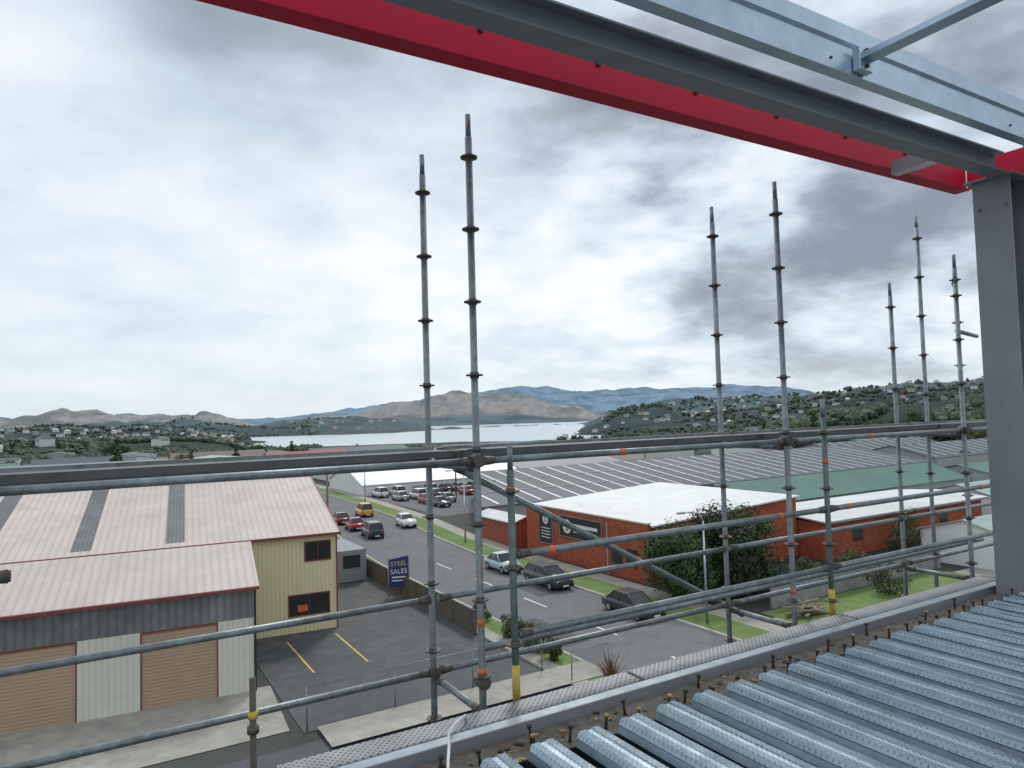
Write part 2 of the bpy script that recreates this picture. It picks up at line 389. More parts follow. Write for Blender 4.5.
c=mixc(nt,0.8,at.outputs[0],ramp(nt,n.outputs[0],[(0.35,(0.5,0.5,0.5)),(0.65,(1,1,1))]),'MULTIPLY')
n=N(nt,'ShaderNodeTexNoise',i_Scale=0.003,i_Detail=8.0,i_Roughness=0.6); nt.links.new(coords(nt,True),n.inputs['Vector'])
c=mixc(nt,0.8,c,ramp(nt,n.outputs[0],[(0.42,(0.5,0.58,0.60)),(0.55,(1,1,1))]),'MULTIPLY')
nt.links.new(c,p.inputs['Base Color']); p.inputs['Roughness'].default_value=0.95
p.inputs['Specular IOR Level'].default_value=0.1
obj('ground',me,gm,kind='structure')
wm=bpy.data.materials.new('harbour water'); nt,p=nodes(wm)
n=N(nt,'ShaderNodeTexNoise',i_Scale=0.05,i_Detail=5.0); nt.links.new(coords(nt,True),n.inputs['Vector'])
nt.links.new(ramp(nt,n.outputs[0],[(0.3,(0.36,0.44,0.49)),(0.7,(0.47,0.54,0.58))]),p.inputs['Base Color'])
p.inputs['Roughness'].default_value=0.25
bm=bmesh.new(); v=[bm.verts.new(q) for q in ((-9000,700,-28),(2500,700,-28),(9000,2500,-28),(9000,9000,-28),(-2000,9500,-28),(-9000,6000,-28))]; bm.faces.new(v)
obj('water',bmto(bm,'water'),wm,kind='structure')

# ------------------------------------------------------------ roads and paving
L=[(22,14),(22,60),(22.6,70),(24.2,85),(25.4,105),(25.8,135),(25.8,170)]
Rr=[(31,14),(31,60),(31.8,70),(33.8,85),(35,105),(35.4,130),(35.4,168)]
def strip(name,A,B,z,mt,kind='structure',z0=None):
    bm=bmesh.new(); va=[bm.verts.new((x,y,z)) for x,y in A]; vb=[bm.verts.new((x,y,z)) for x,y in B]
    for i in range(len(A)-1): bm.faces.new((va[i],vb[i],vb[i+1],va[i+1]))
    if z0 is not None:
        r=bmesh.ops.extrude_face_region(bm,geom=list(bm.faces))
        for v in [g for g in r['geom'] if isinstance(g,bmesh.types.BMVert)]: v.co.z=z0
    return obj(name,bmto(bm,name),mt,kind=kind)
off=lambda P,d:[(x+d,y) for x,y in P]
strip('road',off(L,-0.02),off(Rr,0.02),0.03,M['asphalt'])
strip('kerb',off(L,-0.18),L,0.15,M['kerb'],z0=0.0)
strip('kerb',Rr,off(Rr,0.18),0.15,M['kerb'],z0=0.0)
strip('grass_verge',off(L,-1.5),off(L,-0.18),0.13,M['grass'],z0=0.0)
strip('pavement',off(L,-2.4),off(L,-1.5),0.135,M['concrete'],z0=0.0)
strip('grass_verge',off(Rr,0.18),off(Rr,2.6),0.13,M['grass'],z0=0.0)
strip('pavement',off(Rr,2.6),off(Rr,4.2),0.135,M['concrete'],z0=0.0)
sheet('forecourt',[(-60,12),(22,12),(22,29.4),(-60,29.4)],0.02,M['asphaltdark'],kind='structure')
sheet('pavement',[(8,28.2),(21.98,28.2),(21.98,30.4),(8,30.4)],0.160,M['concrete'],kind='structure')
sheet('apron',[(-60,31.0),(7.0,31.0),(7.4,36.8),(-60,43.5)],0.03,M['concrete'],kind='structure')
sheet('yard',[(7.45,30.4),(19.5,30.4),(19.5,78),(7.45,78)],0.03,M['asphaltdark'],kind='structure')
sheet('car_park',[(36,64),(36,69.5),(150,69.5),(150,64)],0.02,M['asphalt'],kind='structure')
sheet('car_park',[(39.8,86),(39.8,117),(80,117),(80,102),(54,102),(46,86)],0.02,M['asphalt'],kind='structure')
sheet('pavement',[(35.2,10),(110,10),(110,30),(35.2,30)],0.02,M['concrete'],kind='structure')
sheet('lawn',[(36.5,26.5),(57,26.5),(57,31.2),(36.5,31.2)],0.03,M['grass'],kind='structure')
sheet('road_patch',[(27.4,43),(29.0,43.2),(29.1,47.5),(27.5,47.4)],0.034,M['patch'],kind='structure')
sheet('road_patch',[(22.6,33),(24.4,33.1),(24.3,38.8),(22.7,38.7)],0.034,M['patch'],kind='structure')
for i in range(6):
    t=18+i*7.5
    boxes('road_marking',[(26.25,26.37,t,t+3,0.028,0.034)],M['paint'],kind='structure')
for s in (9.7,12.6):
    boxes('yard_marking',[(s-0.05,s+0.05,37.3,43.3,0.028,0.034)],M['ypaint'],kind='structure')

# ------------------------------------------------------------ sheds (turned a few degrees off the slab grid)
def roofmesh(quads,th,name='roof'):
    bm=bmesh.new()
    for q in quads: bm.faces.new([bm.verts.new(v) for v in q])
    bmesh.ops.remove_doubles(bm,verts=bm.verts,dist=0.001)
    r_=bmesh.ops.extrude_face_region(bm,geom=list(bm.faces)); bmesh.ops.translate(bm,verts=[g for g in r_['geom'] if isinstance(g,bmesh.types.BMVert)],vec=(0,0,th))
    return bmto(bm,name)
SROT=math.radians(-5.7)
sh=thing('lean_to_shed','low grey-clad shed with tan roller doors and pink-grey roof','shed',(6.6,36.6,0),rot=SROT)
S0=-46
each('wall',[(S0,0,0.0,0.15,3.55,5.0),(S0,0,6.8,7.0,0,4.9),(-0.15,0,0.15,6.8,0,5.0)],M['greyclad'],sh)
each('wall_panel',[(-1.6,0,-0.02,0.13,0,3.55),(-7.41,-4.92,-0.02,0.13,0,3.55),(-13.2,-11.3,-0.02,0.13,0,3.55),(-19.5,-17.5,-0.02,0.13,0,3.55),(S0,-24,-0.02,0.13,0,3.55)],M['palecream'],sh)
for x0,x1 in ((-4.92,-1.6),(-11.3,-7.41),(-17.5,-13.2),(-24,-19.5)):
    rd=boxes('roller_door',[(x0,x1,0.06,0.11,0,3.45)],M['door'],sh)
    each('frame',[(x0,x1,0.0,0.05,3.45,3.55),(x0,x0+0.06,0.0,0.05,0,3.45),(x1-0.06,x1,0.0,0.05,0,3.45)],M['trim'],rd)
obj('roof',roofmesh([((S0,-0.35,5.05),(0.25,-0.35,5.05),(0.25,4.4,6.5),(S0,4.4,6.5)),((S0,4.4,6.5),(0.25,4.4,6.5),(0.25,7.2,5.6),(S0,7.2,5.6))],0.08),M['roofpink'],sh)
boxes('gutter',[(S0,0.25,-0.5,-0.36,4.98,5.12)],M['trim'],sh)
boxes('downpipe',[(0.02,0.12,-0.12,-0.02,0,5.0)],M['black'],sh)
def gable_shell(name,W,D,ze,zr,half,axis,mt,parent,n=1):
    bm=bmesh.new()
    for k in range(n):
        if axis=='X':
            y0=D*k/n;y1=D*(k+1)/n;h=(y0+y1)/2; pr=[(y0,-2),(y1,-2),(y1,ze),(h,zr),(y0,ze)]
            A=[bm.verts.new((0,y,q)) for y,q in pr];B=[bm.verts.new((W,y,q)) for y,q in pr]
        else:
            x0=W*k/n;x1=W*(k+1)/n;h=(x0+x1)/2; pr=[(x0,-2),(x1,-2),(x1,ze),(h,zr),(x0,ze)]
            A=[bm.verts.new((x,0,q)) for x,q in pr];B=[bm.verts.new((x,D,q)) for x,q in pr]
        bm.faces.new(A);bm.faces.new(B[::-1])
        for i in (4,1):
            if (i==4 and k==0) or (i==1 and k==n-1): bm.faces.new((A[i],A[(i+1)%5],B[(i+1)%5],B[i]))
    bmesh.ops.remove_doubles(bm,verts=bm.verts,dist=0.001)
    return obj(name,bmto(bm,name),mt,parent)
sh=thing('main_shed','tall cream ribbed metal shed with weathered pink-grey roof','shed',(13.1,44.6,0),rot=SROT)
S0=-58; HD=11.2; ZE_,ZR_=5.97,8.78
wl_=gable_shell('wall',-S0,2*HD,6.0,8.72,0,'X',M['cream'],sh); wl_.location=(S0,0,0)
obj('roof',roofmesh([((S0,-0.3,ZE_),(0.2,-0.3,ZE_),(0.2,HD,ZR_),(S0,HD,ZR_)),((S0,HD,ZR_),(0.2,HD,ZR_),(0.2,2*HD+0.3,ZE_),(S0,2*HD+0.3,ZE_))],0.08),M['roofpink'],sh)
sl_=(ZR_-ZE_)/(HD+0.3)
for m_ in (9.24,14.0,19.0,24,29,34):
    bm=bmesh.new(); zq=lambda y: ZE_+0.085+0.012+sl_*(y+0.3)
    v=[bm.verts.new(q) for q in ((-m_-0.5,0.3,zq(0.3)),(-m_+0.5,0.3,zq(0.3)),(-m_+0.5,HD-0.4,zq(HD-0.4)),(-m_-0.5,HD-0.4,zq(HD-0.4)))]; bm.faces.new(v)
    obj('rooflight',bmto(bm,'rooflight'),M['skylight'],sh)
boxes('ridge_cap',[(S0,0.22,HD-0.2,HD+0.2,ZR_+0.04,ZR_+0.14)],M['trim'],sh)
boxes('gutter',[(S0,0.25,-0.45,-0.31,5.9,6.05)],M['trim'],sh)
bm=bmesh.new()
v=[(0.201,-0.3,5.85),(0.26,-0.3,5.85),(0.26,HD,ZR_-0.12),(0.201,HD,ZR_-0.12)]
a_=[bm.verts.new(q) for q in v]; b_=[bm.verts.new((q[0],q[1],q[2]+0.25)) for q in v]
bm.faces.new(a_); bm.faces.new(b_)
for i in range(4): bm.faces.new((a_[i],a_[(i+1)%4],b_[(i+1)%4],b_[i]))
obj('barge_board',bmto(bm,'b'),M['trim'],sh)
for x0,x1,z0,z1 in ((-1.9,-0.4,4.4,5.5),(-2.9,-0.5,1.1,2.3)):
    wi=boxes('window',[(x0,x1,-0.03,-0.005,z0,z1)],M['glass'],sh)
    fr=[(x0-0.07,x0,-0.06,0,z0-0.07,z1+0.07),(x1,x1+0.07,-0.06,0,z0-0.07,z1+0.07),(x0,x1,-0.06,0,z1,z1+0.07),(x0,x1,-0.06,0,z0-0.07,z0),((x0+x1)/2-0.02,(x0+x1)/2+0.02,-0.06,-0.031,z0,z1)]
    boxes('frame',fr,M['trim'],wi)
boxes('notice_board',[(-2.4,-1.8,-0.05,-0.031,1.3,1.7)],M['orange'],sh)
boxes('corner_trim',[(-0.02,0.06,-0.06,-0.002,0,5.85)],M['trim'],sh)

# ------------------------------------------------------------ generic building
def building(name,label,s0,s1,t0,t1,ze,zr,axis,wm_,rm_,cat='warehouse',strips=0,stripmat=None,n=1,windows=0,z=0,group=None,doors=0,hw=0.28):
    b=thing(name,label,cat,(s0,t0,z),group)
    W=s1-s0;D=t1-t0
    gable_shell('wall',W,D,ze,zr,0,axis,wm_,b,n)
    qs=[]
    for k in range(n):
        o=0.25 if n==1 else 0.0
        if axis=='X':
            y0=D*k/n;y1=D*(k+1)/n;h=(y0+y1)/2
            qs+=[((-0.25,y0-o,ze+0.02),(W+0.25,y0-o,ze+0.02),(W+0.25,h,zr+0.06),(-0.25,h,zr+0.06)),((-0.25,h,zr+0.06),(W+0.25,h,zr+0.06),(W+0.25,y1+o,ze+0.02),(-0.25,y1+o,ze+0.02))]
        else:
            x0=W*k/n;x1=W*(k+1)/n;h=(x0+x1)/2
            qs+=[((x0-o,-0.25,ze+0.02),(h,-0.25,zr+0.06),(h,D+0.25,zr+0.06),(x0-o,D+0.25,ze+0.02)),((h,-0.25,zr+0.06),(x1+o,-0.25,ze+0.02),(x1+o,D+0.25,ze+0.02),(h,D+0.25,zr+0.06))]
    obj('roof',roofmesh(qs,0.1),rm_,b)
    for k in range(n):
        for i in range(strips):
            f=(i+0.5)/strips
            y0=D*k/n;y1=D*(k+1)/n;h=(y0+y1)/2; xx=f*W
            for (ya,yb) in ((y0+0.8,h-0.4),(y1-0.8,h+0.4)):
                za=ze+(zr-ze)*abs((ya-(y0 if ya<h else y1)))/(h-y0); zb=ze+(zr-ze)*abs((yb-(y0 if yb<h else y1)))/(h-y0)
                sb=bmesh.new(); sb.faces.new([sb.verts.new(q) for q in ((xx-hw,ya,za+0.19),(xx+hw,ya,za+0.19),(xx+hw,yb,zb+0.19),(xx-hw,yb,zb+0.19))])
                obj('rooflight',bmto(sb,'st'),stripmat or M['roofwhite'],b)
    for i in range(windows):
        f=(i+0.5)/windows*W
        wi=boxes('window',[(f-0.7,f+0.7,-0.04,-0.01,1.0,2.1)],M['glass'],b)
        boxes('frame',[(f-0.78,f-0.7,-0.06,0,0.95,2.15),(f+0.7,f+0.78,-0.06,0,0.95,2.15),(f-0.7,f+0.7,-0.06,0,2.1,2.17),(f-0.7,f+0.7,-0.06,0,0.93,1.0)],M['white'],wi)
    for i in range(doors):
        f=(i+0.5)/doors*W+W*0.12/doors
        boxes('door',[(f-1.4,f+1.4,-0.045,-0.005,0,2.4)],M['wallgrey'],b)
    return b
br=thing('brick_building','red brick commercial building with sloping pale roof and black signs','building',(35.9,41,0))
BW,BL,BZ,BR=17.0,17.4,4.3,5.2
bm=bmesh.new(); addbox(bm,0,0.3,0,BL,0,BZ+0.25)
for yy in (0.0,BL-0.3):
    A=[bm.verts.new((x_,yy,z_)) for x_,z_ in ((0.3,0),(BW,0),(BW,BR),(0.3,BZ))]; B=[bm.verts.new((v.co.x,yy+0.3,v.co.z)) for v in A]
    bm.faces.new(A); bm.faces.new(B[::-1])
    for i in range(4): bm.faces.new((A[i],A[(i+1)%4],B[(i+1)%4],B[i]))
addbox(bm,BW,BW+0.3,0,BL,0,BR)
obj('wall',bmto(bm,'w'),M['brick'],br)
obj('roof',roofmesh([((0.31,-0.3,BZ+0.02),(BW+0.5,-0.3,BR+0.05),(BW+0.5,BL+0.3,BR+0.05),(0.31,BL+0.3,BZ+0.02))],0.12),M['roofwhite'],br)
boxes('parapet_cap',[(-0.06,0.36,-0.06,BL+0.06,BZ+0.25,BZ+0.36)],M['roofwhite'],br)
boxes('downpipe',[(-0.1,-0.002,4.8,4.9,0,4.2)],M['wallgrey'],br)
RT=(math.radians(90),0,math.radians(-90))
for y0,y1,z0,z1 in ((12.9,15.0,1.3,4.1),(5.6,11.6,2.3,4.05)):
    sg=boxes('sign_board',[(-0.09,-0.01,y0,y1,z0,z1)],M['black'],br)
    boxes('frame',[(-0.11,-0.003,y0-0.06,y0,z0-0.06,z1+0.06),(-0.11,-0.003,y1,y1+0.06,z0-0.06,z1+0.06),(-0.11,-0.003,y0,y1,z1,z1+0.06),(-0.11,-0.003,y0,y1,z0-0.06,z0)],M['greysteel'],sg)
    if z0>2:
        cyls('emblem_disc',[((-0.091,10.5,3.18),(-0.10,10.5,3.18),0.62)],M['white'],sg,seg=28)
        textobj('emblem','S',1.15,(-0.108,10.5,3.16),RT,M['black'],sg)
        each('text_line',[(-0.098,-0.091,6.1,9.5,3.22,3.50),(-0.098,-0.091,6.9,9.5,2.78,2.93)],M['white'],sg)
    else:
        cyls('emblem_disc',[((-0.091,13.95,3.45),(-0.10,13.95,3.45),0.45)],M['white'],sg,seg=24)
        textobj('emblem','S',0.8,(-0.108,13.95,3.43),RT,M['black'],sg)
        each('text_line',[(-0.098,-0.091,13.2,14.7,2.6-q*0.28,2.68-q*0.28) for q in range(4)],M['white'],sg)
for y0 in (1.2,3.0):
    boxes('window',[(-0.02,-0.003,y0,y0+1.4,1.0,2.4)],M['glass'],br)
b2=thing('brick_annex','long low red brick annex with pale metal roof','building',(53.4,38.5,0))
each('wall',[(0,26,0,0.3,0,3.2),(0,0.3,0.3,9,0,3.2),(25.7,26,0.3,9,0,3.2),(0.3,25.7,8.7,9,0,3.2)],M['brick'],b2)
obj('roof',roofmesh([((-0.3,-0.5,3.22),(26.4,-0.5,3.22),(26.4,4.5,3.6),(-0.3,4.5,3.6)),((-0.3,4.5,3.6),(26.4,4.5,3.6),(26.4,9.4,3.22),(-0.3,9.4,3.22))],0.12),M['roofwhite'],b2)
boxes('gutter',[(-0.3,26.4,-0.62,-0.502,3.15,3.32)],M['greysteel'],b2)
for i in range(3): 
    boxes('window',[(4+i*7,5.4+i*7,-0.03,-0.003,1.2,2.3)],M['glass'],b2)
bw=thing('warehouse','broad low blue-grey roofed warehouse with a grid of thin pale lines','warehouse',(0,0,0))
def left_at(t): return 37.0+(t-70)*0.5
TE,TR,TB=70.0,87.0,104.0; ZE,ZR=2.9,5.4; SR=128.0
bm=bmesh.new()
P1=[(left_at(TE),TE,0),(left_at(TE),TE,ZE),(left_at(TR),TR,ZR),(left_at(TB),TB,ZE),(left_at(TB),TB,0)]
P2=[(SR,TE,0),(SR,TE,ZE),(SR,TR,ZR),(SR,TB,ZE),(SR,TB,0)]
A=[bm.verts.new(q) for q in P1]; B=[bm.verts.new(q) for q in P2]
bm.faces.new(A); bm.faces.new(B[::-1]); bm.faces.new((A[0],A[1],B[1],B[0])); bm.faces.new((A[3],A[4],B[4],B[3]))
obj('wall',bmto(bm,'w'),M['wallgrey'],bw)
obj('roof',roofmesh([((left_at(TE)-0.2,TE-0.3,ZE+0.02),(SR+0.3,TE-0.3,ZE+0.02),(SR+0.3,TR,ZR+0.06),(left_at(TR)-0.2,TR,ZR+0.06)),((left_at(TR)-0.2,TR,ZR+0.06),(SR+0.3,TR,ZR+0.06),(SR+0.3,TB+0.3,ZE+0.02),(left_at(TB)-0.2,TB+0.3,ZE+0.02))],0.1),M['roofgrey'],bw)
zf=lambda t:(ZE+(ZR-ZE)*(t-TE)/(TR-TE))+0.20
x=39.5
while x<126:
    t1=min(TR-0.5,TE+(x-37.0)/0.5-0.6)
    if t1>TE+2:
        sb=bmesh.new(); sb.faces.new([sb.verts.new(q) for q in ((x-0.17,TE+0.3,zf(TE+0.3)),(x+0.17,TE+0.3,zf(TE+0.3)),(x+0.17,t1,zf(t1)),(x-0.17,t1,zf(t1)))])
        obj('rooflight',bmto(sb,'st'),M['roofwhite'],bw)
    x+=2.9
for t in (75.5,81.2):
    sb=bmesh.new(); sb.faces.new([sb.verts.new(q) for q in ((left_at(t)+0.3,t,zf(t)+0.02),(SR,t,zf(t)+0.02),(SR,t+0.2,zf(t+0.2)+0.02),(left_at(t)+0.3,t+0.2,zf(t+0.2)+0.02))])
    obj('roof_joint_strip',bmto(sb,'st'),M['wallgrey'],bw)
building('warehouse','blue-grey roofed warehouse with rows of thin rooflights',130,170,70,104,3.3,5.4,'X',M['wallgrey'],M['roofgrey'],strips=12,n=2,stripmat=M['roofwhite'],hw=0.18)
building('warehouse','long teal-green roofed unit with grey walls',58,100,50,60,3.1,4.9,'X',M['wallgrey'],M['roofgreen'],doors=2)
building('warehouse','pale green roofed unit with white walls',84,100,38,48.5,2.4,3.8,'X',M['white'],M['roofsage'],doors=1)
building('warehouse','teal-green roofed long shed with grey walls',101.5,134,44,60,2.8,4.6,'X',M['wallgrey'],M['roofgreen'],doors=2)
building('warehouse','white walled workshop with sage roof',82,102,26,36,2.6,4.2,'X',M['white'],M['roofsage'],windows=5)
building('warehouse','small white unit with sage roof',60,71,27,34,2.5,3.6,'X',M['white'],M['roofsage'],windows=3)
building('warehouse','low white-roofed warehouse beyond the car park',39.5,72,118,138,3.0,5.9,'X',M['white'],M['roofwhite'],n=1,doors=5,z=-1.2)
building('warehouse','grey roofed warehouse beyond the car park',74,100,118,138,3.0,5.0,'X',M['white'],M['rooflt'],z=-1.4)
building('warehouse','broad white retail shed with light grey roof',44,95,146,172,3.8,5.4,'X',M['white'],M['rooflt'],n=2,z=-1.6)
building('warehouse','light grey roofed shed beside the road',7,22,94,125,3.8,5.2,'Y',M['white'],M['rooflt'],doors=2)
building('shop','low white shop by the road with red walls',35.6,38.4,60.4,68,2.4,2.9,'Y',M['roofred'],M['roofwhite'],cat='shop')
building('warehouse','dark roofed shed with tan walls behind the yard',-30,-6,82,98,5.5,7.6,'X',M['walltan'],M['roofbrown'])
building('warehouse','yellow-green roofed hall behind the sheds',-4.5,3,74,81,8.5,9.2,'X',M['wallyg'],M['wallyg'])
building('warehouse','dark roofed shed behind the yard',-66,-34,85,110,5.5,7.9,'X',M['wallgrey'],M['roofgrey'])
building('warehouse','light grey roofed factory behind the yard',-20,12,135,165,5.5,7.0,'X',M['white'],M['rooflt'],n=2,z=-0.6)
building('warehouse','brown roofed factory with tan walls',104,125,140,170,3,4.6,'X',M['walltan'],M['roofbrown'],z=-2)
occ=[(36,128,70,104),(130,170,70,104),(58,134,38,60),(36,102,103,172),(7,22,92,125),(-30,3,72,98),(-66,-34,85,110),(-20,12,135,165),(100,125,140,170),(-45,16,36,72),(76,102,26,42),(24,40,0,175)]
cnt=0
for k in range(2500):
    px=random.uniform(-60,1090); d=random.uniform(165,640); c=(px-512)/700
    s=d*(FX+c*FY);t=d*(FY-c*FX); W=random.uniform(14,34);D=random.uniform(11,22)
    if any(s<q[1]+5 and s+W>q[0]-5 and t<q[3]+5 and t+D>q[2]-5 for q in occ): continue
    if px>760 and d>240: continue
    if px<230 and d>420: continue
    z=min(height(s,t),height(s+W,t),height(s,t+D),height(s+W,t+D))
    occ.append((s,s+W,t,t+D))
    rm_,rl=random.choice([('roofwhite','pale'),('roofgrey','blue-grey'),('rooflt','light grey'),('roofgreen','green'),('roofred','red'),('roofbrown','brown'),('roofgrey','blue-grey'),('roofsage','sage')])
    wl,wn=random.choice([('white','white'),('wallgrey','grey'),('walltan','tan'),('white','white')])
    h_=random.uniform(3.2,5.0)
    building('warehouse',f'distant {wn} walled warehouse with {rl} roof',s,s+W,t,t+D,h_,h_+random.uniform(1,2.2),random.choice('XY'),M[wl],M[rm_],z=z,group='distant industrial sheds')
    cnt+=1
    if cnt>115: break

# ------------------------------------------------------------ houses (small, distant)
def house_mesh(W,D,H,R,wm_,rm_):
    bm=bmesh.new()
    addbox(bm,-W/2,W/2,-D/2,D/2,-3,H,0)
    o=0.5
    A=[bm.verts.new(q) for q in ((-W/2-o,-D/2-o,H+.02),(W/2+o,-D/2-o,H+.02),(W/2+o,D/2+o,H+.02),(-W/2-o,D/2+o,H+.02))]
    r1=bm.verts.new((-W/2+D/2*0.6,0,H+R)); r2=bm.verts.new((W/2-D/2*0.6,0,H+R))
    for q in ((A[0],A[1],r2,r1),(A[1],A[2],r2),(A[2],A[3],r1,r2),(A[3],A[0],r1)):
        f=bm.faces.new(q); f.material_index=1
    f=bm.faces.new(A[::-1]); f.material_index=1
    for sx in (-1,1):
        for xx in (-W*0.3,0,W*0.28):
            addbox(bm,xx-0.8,xx+0.8,sx*(D/2+0.03)-0.02,sx*(D/2+0.03)+0.02,H-1.9,H-0.7,2)
    me=bmto(bm,'house'); 
    for m in (wm_,rm_,M['glass']): me.materials.append(m)
    return me
hv=[]
for i,(wn,wm_,rn,rm_) in enumerate([('white','white','brown','roofbrown'),('white','white','red','roofred'),('tan','walltan','blue-grey','roofgrey'),('white','white','pale','roofwhite'),('white','white','brown','roofbrown'),('white','white','blue-grey','roofgrey'),('tan','walltan','green','roofgreen'),('white','white','blue-grey','roofgrey'),('tan','walltan','brown','roofbrown')]):
    hv.append((house_mesh(random.uniform(10,13),random.uniform(7,9),random.uniform(2.8,4.2),random.uniform(1.4,2.2),M[wm_],M[rm_]),f'{wn} walled house with {rn} hip roof on the hillside'))
cnt=0; hpos=[]
for k in range(16000):
    q=random.random()
    if q<0.52: px=random.uniform(-30,250); rr=random.choice((random.uniform(560,760),random.uniform(1300,1950),random.uniform(800,1400),random.uniform(1300,1950)))
    elif q<0.57: px=random.uniform(290,400); rr=random.uniform(2500,2950)
    else: px=random.uniform(570,1000); rr=random.uniform(2300,2980) if random.random()<0.75 else random.uniform(1400,1750)
    c=(px-512)/700; d=rr/math.sqrt(1+c*c); s=d*(FX+c*FY);t=d*(FY-c*FX); z=height(s,t)
    if z<-27: continue
    e0=(z-13)/d; 
    vis=True
    for kk in (0.95,0.9,0.8,0.7,0.55):
        if (height(s*kk,t*kk)-13+5)/(d*kk)>e0+0.003: vis=False
    if not vis: continue
    if any(s<q_[1]+6 and s>q_[0]-6 and t<q_[3]+6 and t>q_[2]-6 for q_ in occ): continue
    occ.append((s-8,s+8,t-8,t+8)); hpos.append((s,t))
    me,lb=random.choice(hv)
    o=obj('house',me,None,None,lb,'house',None,'houses on the hills'); o.location=(s,t,z+0.9); o.rotation_euler=(0,0,random.uniform(0,3.14)); 
    sc=random.uniform(0.8,1.1)*(1.15 if rr>2200 else 1); o.scale=(sc,sc,sc)
    cnt+=1
    if cnt>=299: break

# ------------------------------------------------------------ trees
def crown_mesh(W,Hc,z0,nclump,nleaf,size,seed,conifer=False,mt='leaf'):
    rnd=random.Random(seed); bm=bmesh.new()
    cl=[]
    for i in range(nclump):
        while True:
            p_=Vector((rnd.uniform(-1,1),rnd.uniform(-1,1),rnd.uniform(-1,1)))
            if 0.25<p_.length<0.95: break
        if conifer:
            h=rnd.random()**1.3; ang=rnd.uniform(0,6.28); q=(1-h)*0.95*rnd.uniform(0.5,1)
            p_=Vector((math.cos(ang)*q,math.sin(ang)*q,h*2-1))
        cl.append((Vector((p_.x*W/2,p_.y*W/2,z0+Hc/2+p_.z*Hc/2)),rnd.uniform(0.14,0.30)*W*(0.6 if conifer else 1)))
    for i in range(nleaf):
        c,r_=rnd.choice(cl)
        v=Vector((rnd.gauss(0,1),rnd.gauss(0,1),rnd.gauss(0,0.8))).normalized()
        pos=c+v*r_*rnd.uniform(0.6,1.05)
        nrm=(v+Vector((rnd.uniform(-.7,.7),rnd.uniform(-.7,.7),rnd.uniform(-.3,.9)))).normalized()
        a_=nrm.orthogonal().normalized(); b_=nrm.cross(a_); th=rnd.uniform(0,6.28)
        a2=a_*math.cos(th)+b_*math.sin(th); b2_=nrm.cross(a2); s_=size*rnd.uniform(0.6,1.3)
        bm.faces.new([bm.verts.new(pos+q) for q in (a2*s_,b2_*s_*0.6,-a2*s_,-b2_*s_*0.6)])
    me=bpy.data.meshes.new('crown'); bm.to_mesh(me); bm.free(); me.materials.append(M[mt]); return me
def trunk_mesh(h,r_,W,seed):
    rnd=random.Random(seed); bm=bmesh.new()
    addcyl(bm,(0,0,-0.5),(0.1*r_,0,h*0.55),r_,r_*0.6,8); addcyl(bm,(0.1*r_,0,h*0.55),(0,0.2,h*0.9),r_*0.6,r_*0.2,8)
    for i in range(5):
        an=i*1.3+rnd.random(); z=h*(0.35+0.1*i)
        addcyl(bm,(0,0,z),(math.cos(an)*W*0.3,math.sin(an)*W*0.3,z+h*0.2),r_*0.35,r_*0.1,6)
    me=bmto(bm,'trunk'); me.materials.append(M['bark']); return me
def tree(label,loc,cm,tm,name='tree',sc=1,group=None,rot=0):
    e=thing(name,label,'tree',loc,group,rot); e.scale=(sc,)*3
    obj('trunk',tm,None,e); obj('crown',cm,None,e); return e
for (s,t,W,Hc,sd_) in ((34.9,36.3,4.6,4.6,1),(37.6,35.4,5.2,5.5,2),(40.8,35.6,4.8,5.2,3)):
    tree('dense dark green tree beside the brick building',(s,t,0),crown_mesh(W,Hc,0.3,58,13000,0.12,sd_,mt='leaf'),trunk_mesh(Hc,0.22,W,sd_),'broadleaf_tree')
for (s,t,W,Hc,sd_) in ((20.8,33.5,1.6,1.3,11),(21,36.0,1.5,1.2,12),(47,29,2.4,2.4,13),(57,33.5,3,3,14),(63,37,3,3.5,15),(20.9,40,1.4,1.5,16),(20.6,31.5,1.2,1.0,17),(50,33.5,2.2,2.0,18),(43.6,32.6,1.8,2.6,19)):
    e=thing('shrub','small olive green shrub beside the path','shrub',(s,t,0))
    obj('stem',trunk_mesh(Hc,0.06,W,sd_),None,e); obj('foliage',crown_mesh(W,Hc,0.1,14,2200,0.075,sd_,mt='leaf2'),None,e)
cms=[crown_mesh(8,8,2,26,1600,0.42,30+i,mt='leaf' if i%2 else 'leaf2') for i in range(4)]+[crown_mesh(5.5,12,1,30,1300,0.4,50+i,True,'leaf') for i in range(2)]
tms=[trunk_mesh(8,0.3,8,60+i) for i in range(4)]+[trunk_mesh(12,0.3,3,70+i) for i in range(2)]
def put_tree(px,rr,i,sc):
    c=(px-512)/700; d=rr/math.sqrt(1+c*c); s=d*(FX+c*FY);t=d*(FY-c*FX)
    if any(s<q_[1]+3 and s>q_[0]-3 and t<q_[3]+3 and t>q_[2]-3 for q_ in occ): return False
    z=height(s,t)
    if z<-27: return False
    tree('spreading dark broadleaf tree' if i<4 else 'tall dark conifer with pointed crown',(s,t,z-0.2),cms[i],tms[i],'broadleaf_tree' if i<4 else 'conifer_tree',sc,'trees among the houses',random.uniform(0,6.28)); return True
cnt=0; tries=0
while cnt<180 and tries<4000:
    tries+=1
    q=random.random()
    if q<0.60: px=random.uniform(790,1080); rr=random.uniform(170,480)
    elif q<0.82: px=random.uniform(-60,300); rr=random.uniform(160,600)
    else: px=random.uniform(330,800); rr=random.uniform(220,600)
    if put_tree(px,rr,random.choice((0,1,2,3,0,1,2,3,4,5)),random.uniform(0.5,1.2)*(0.8 if q>0.60 else 1)): cnt+=1
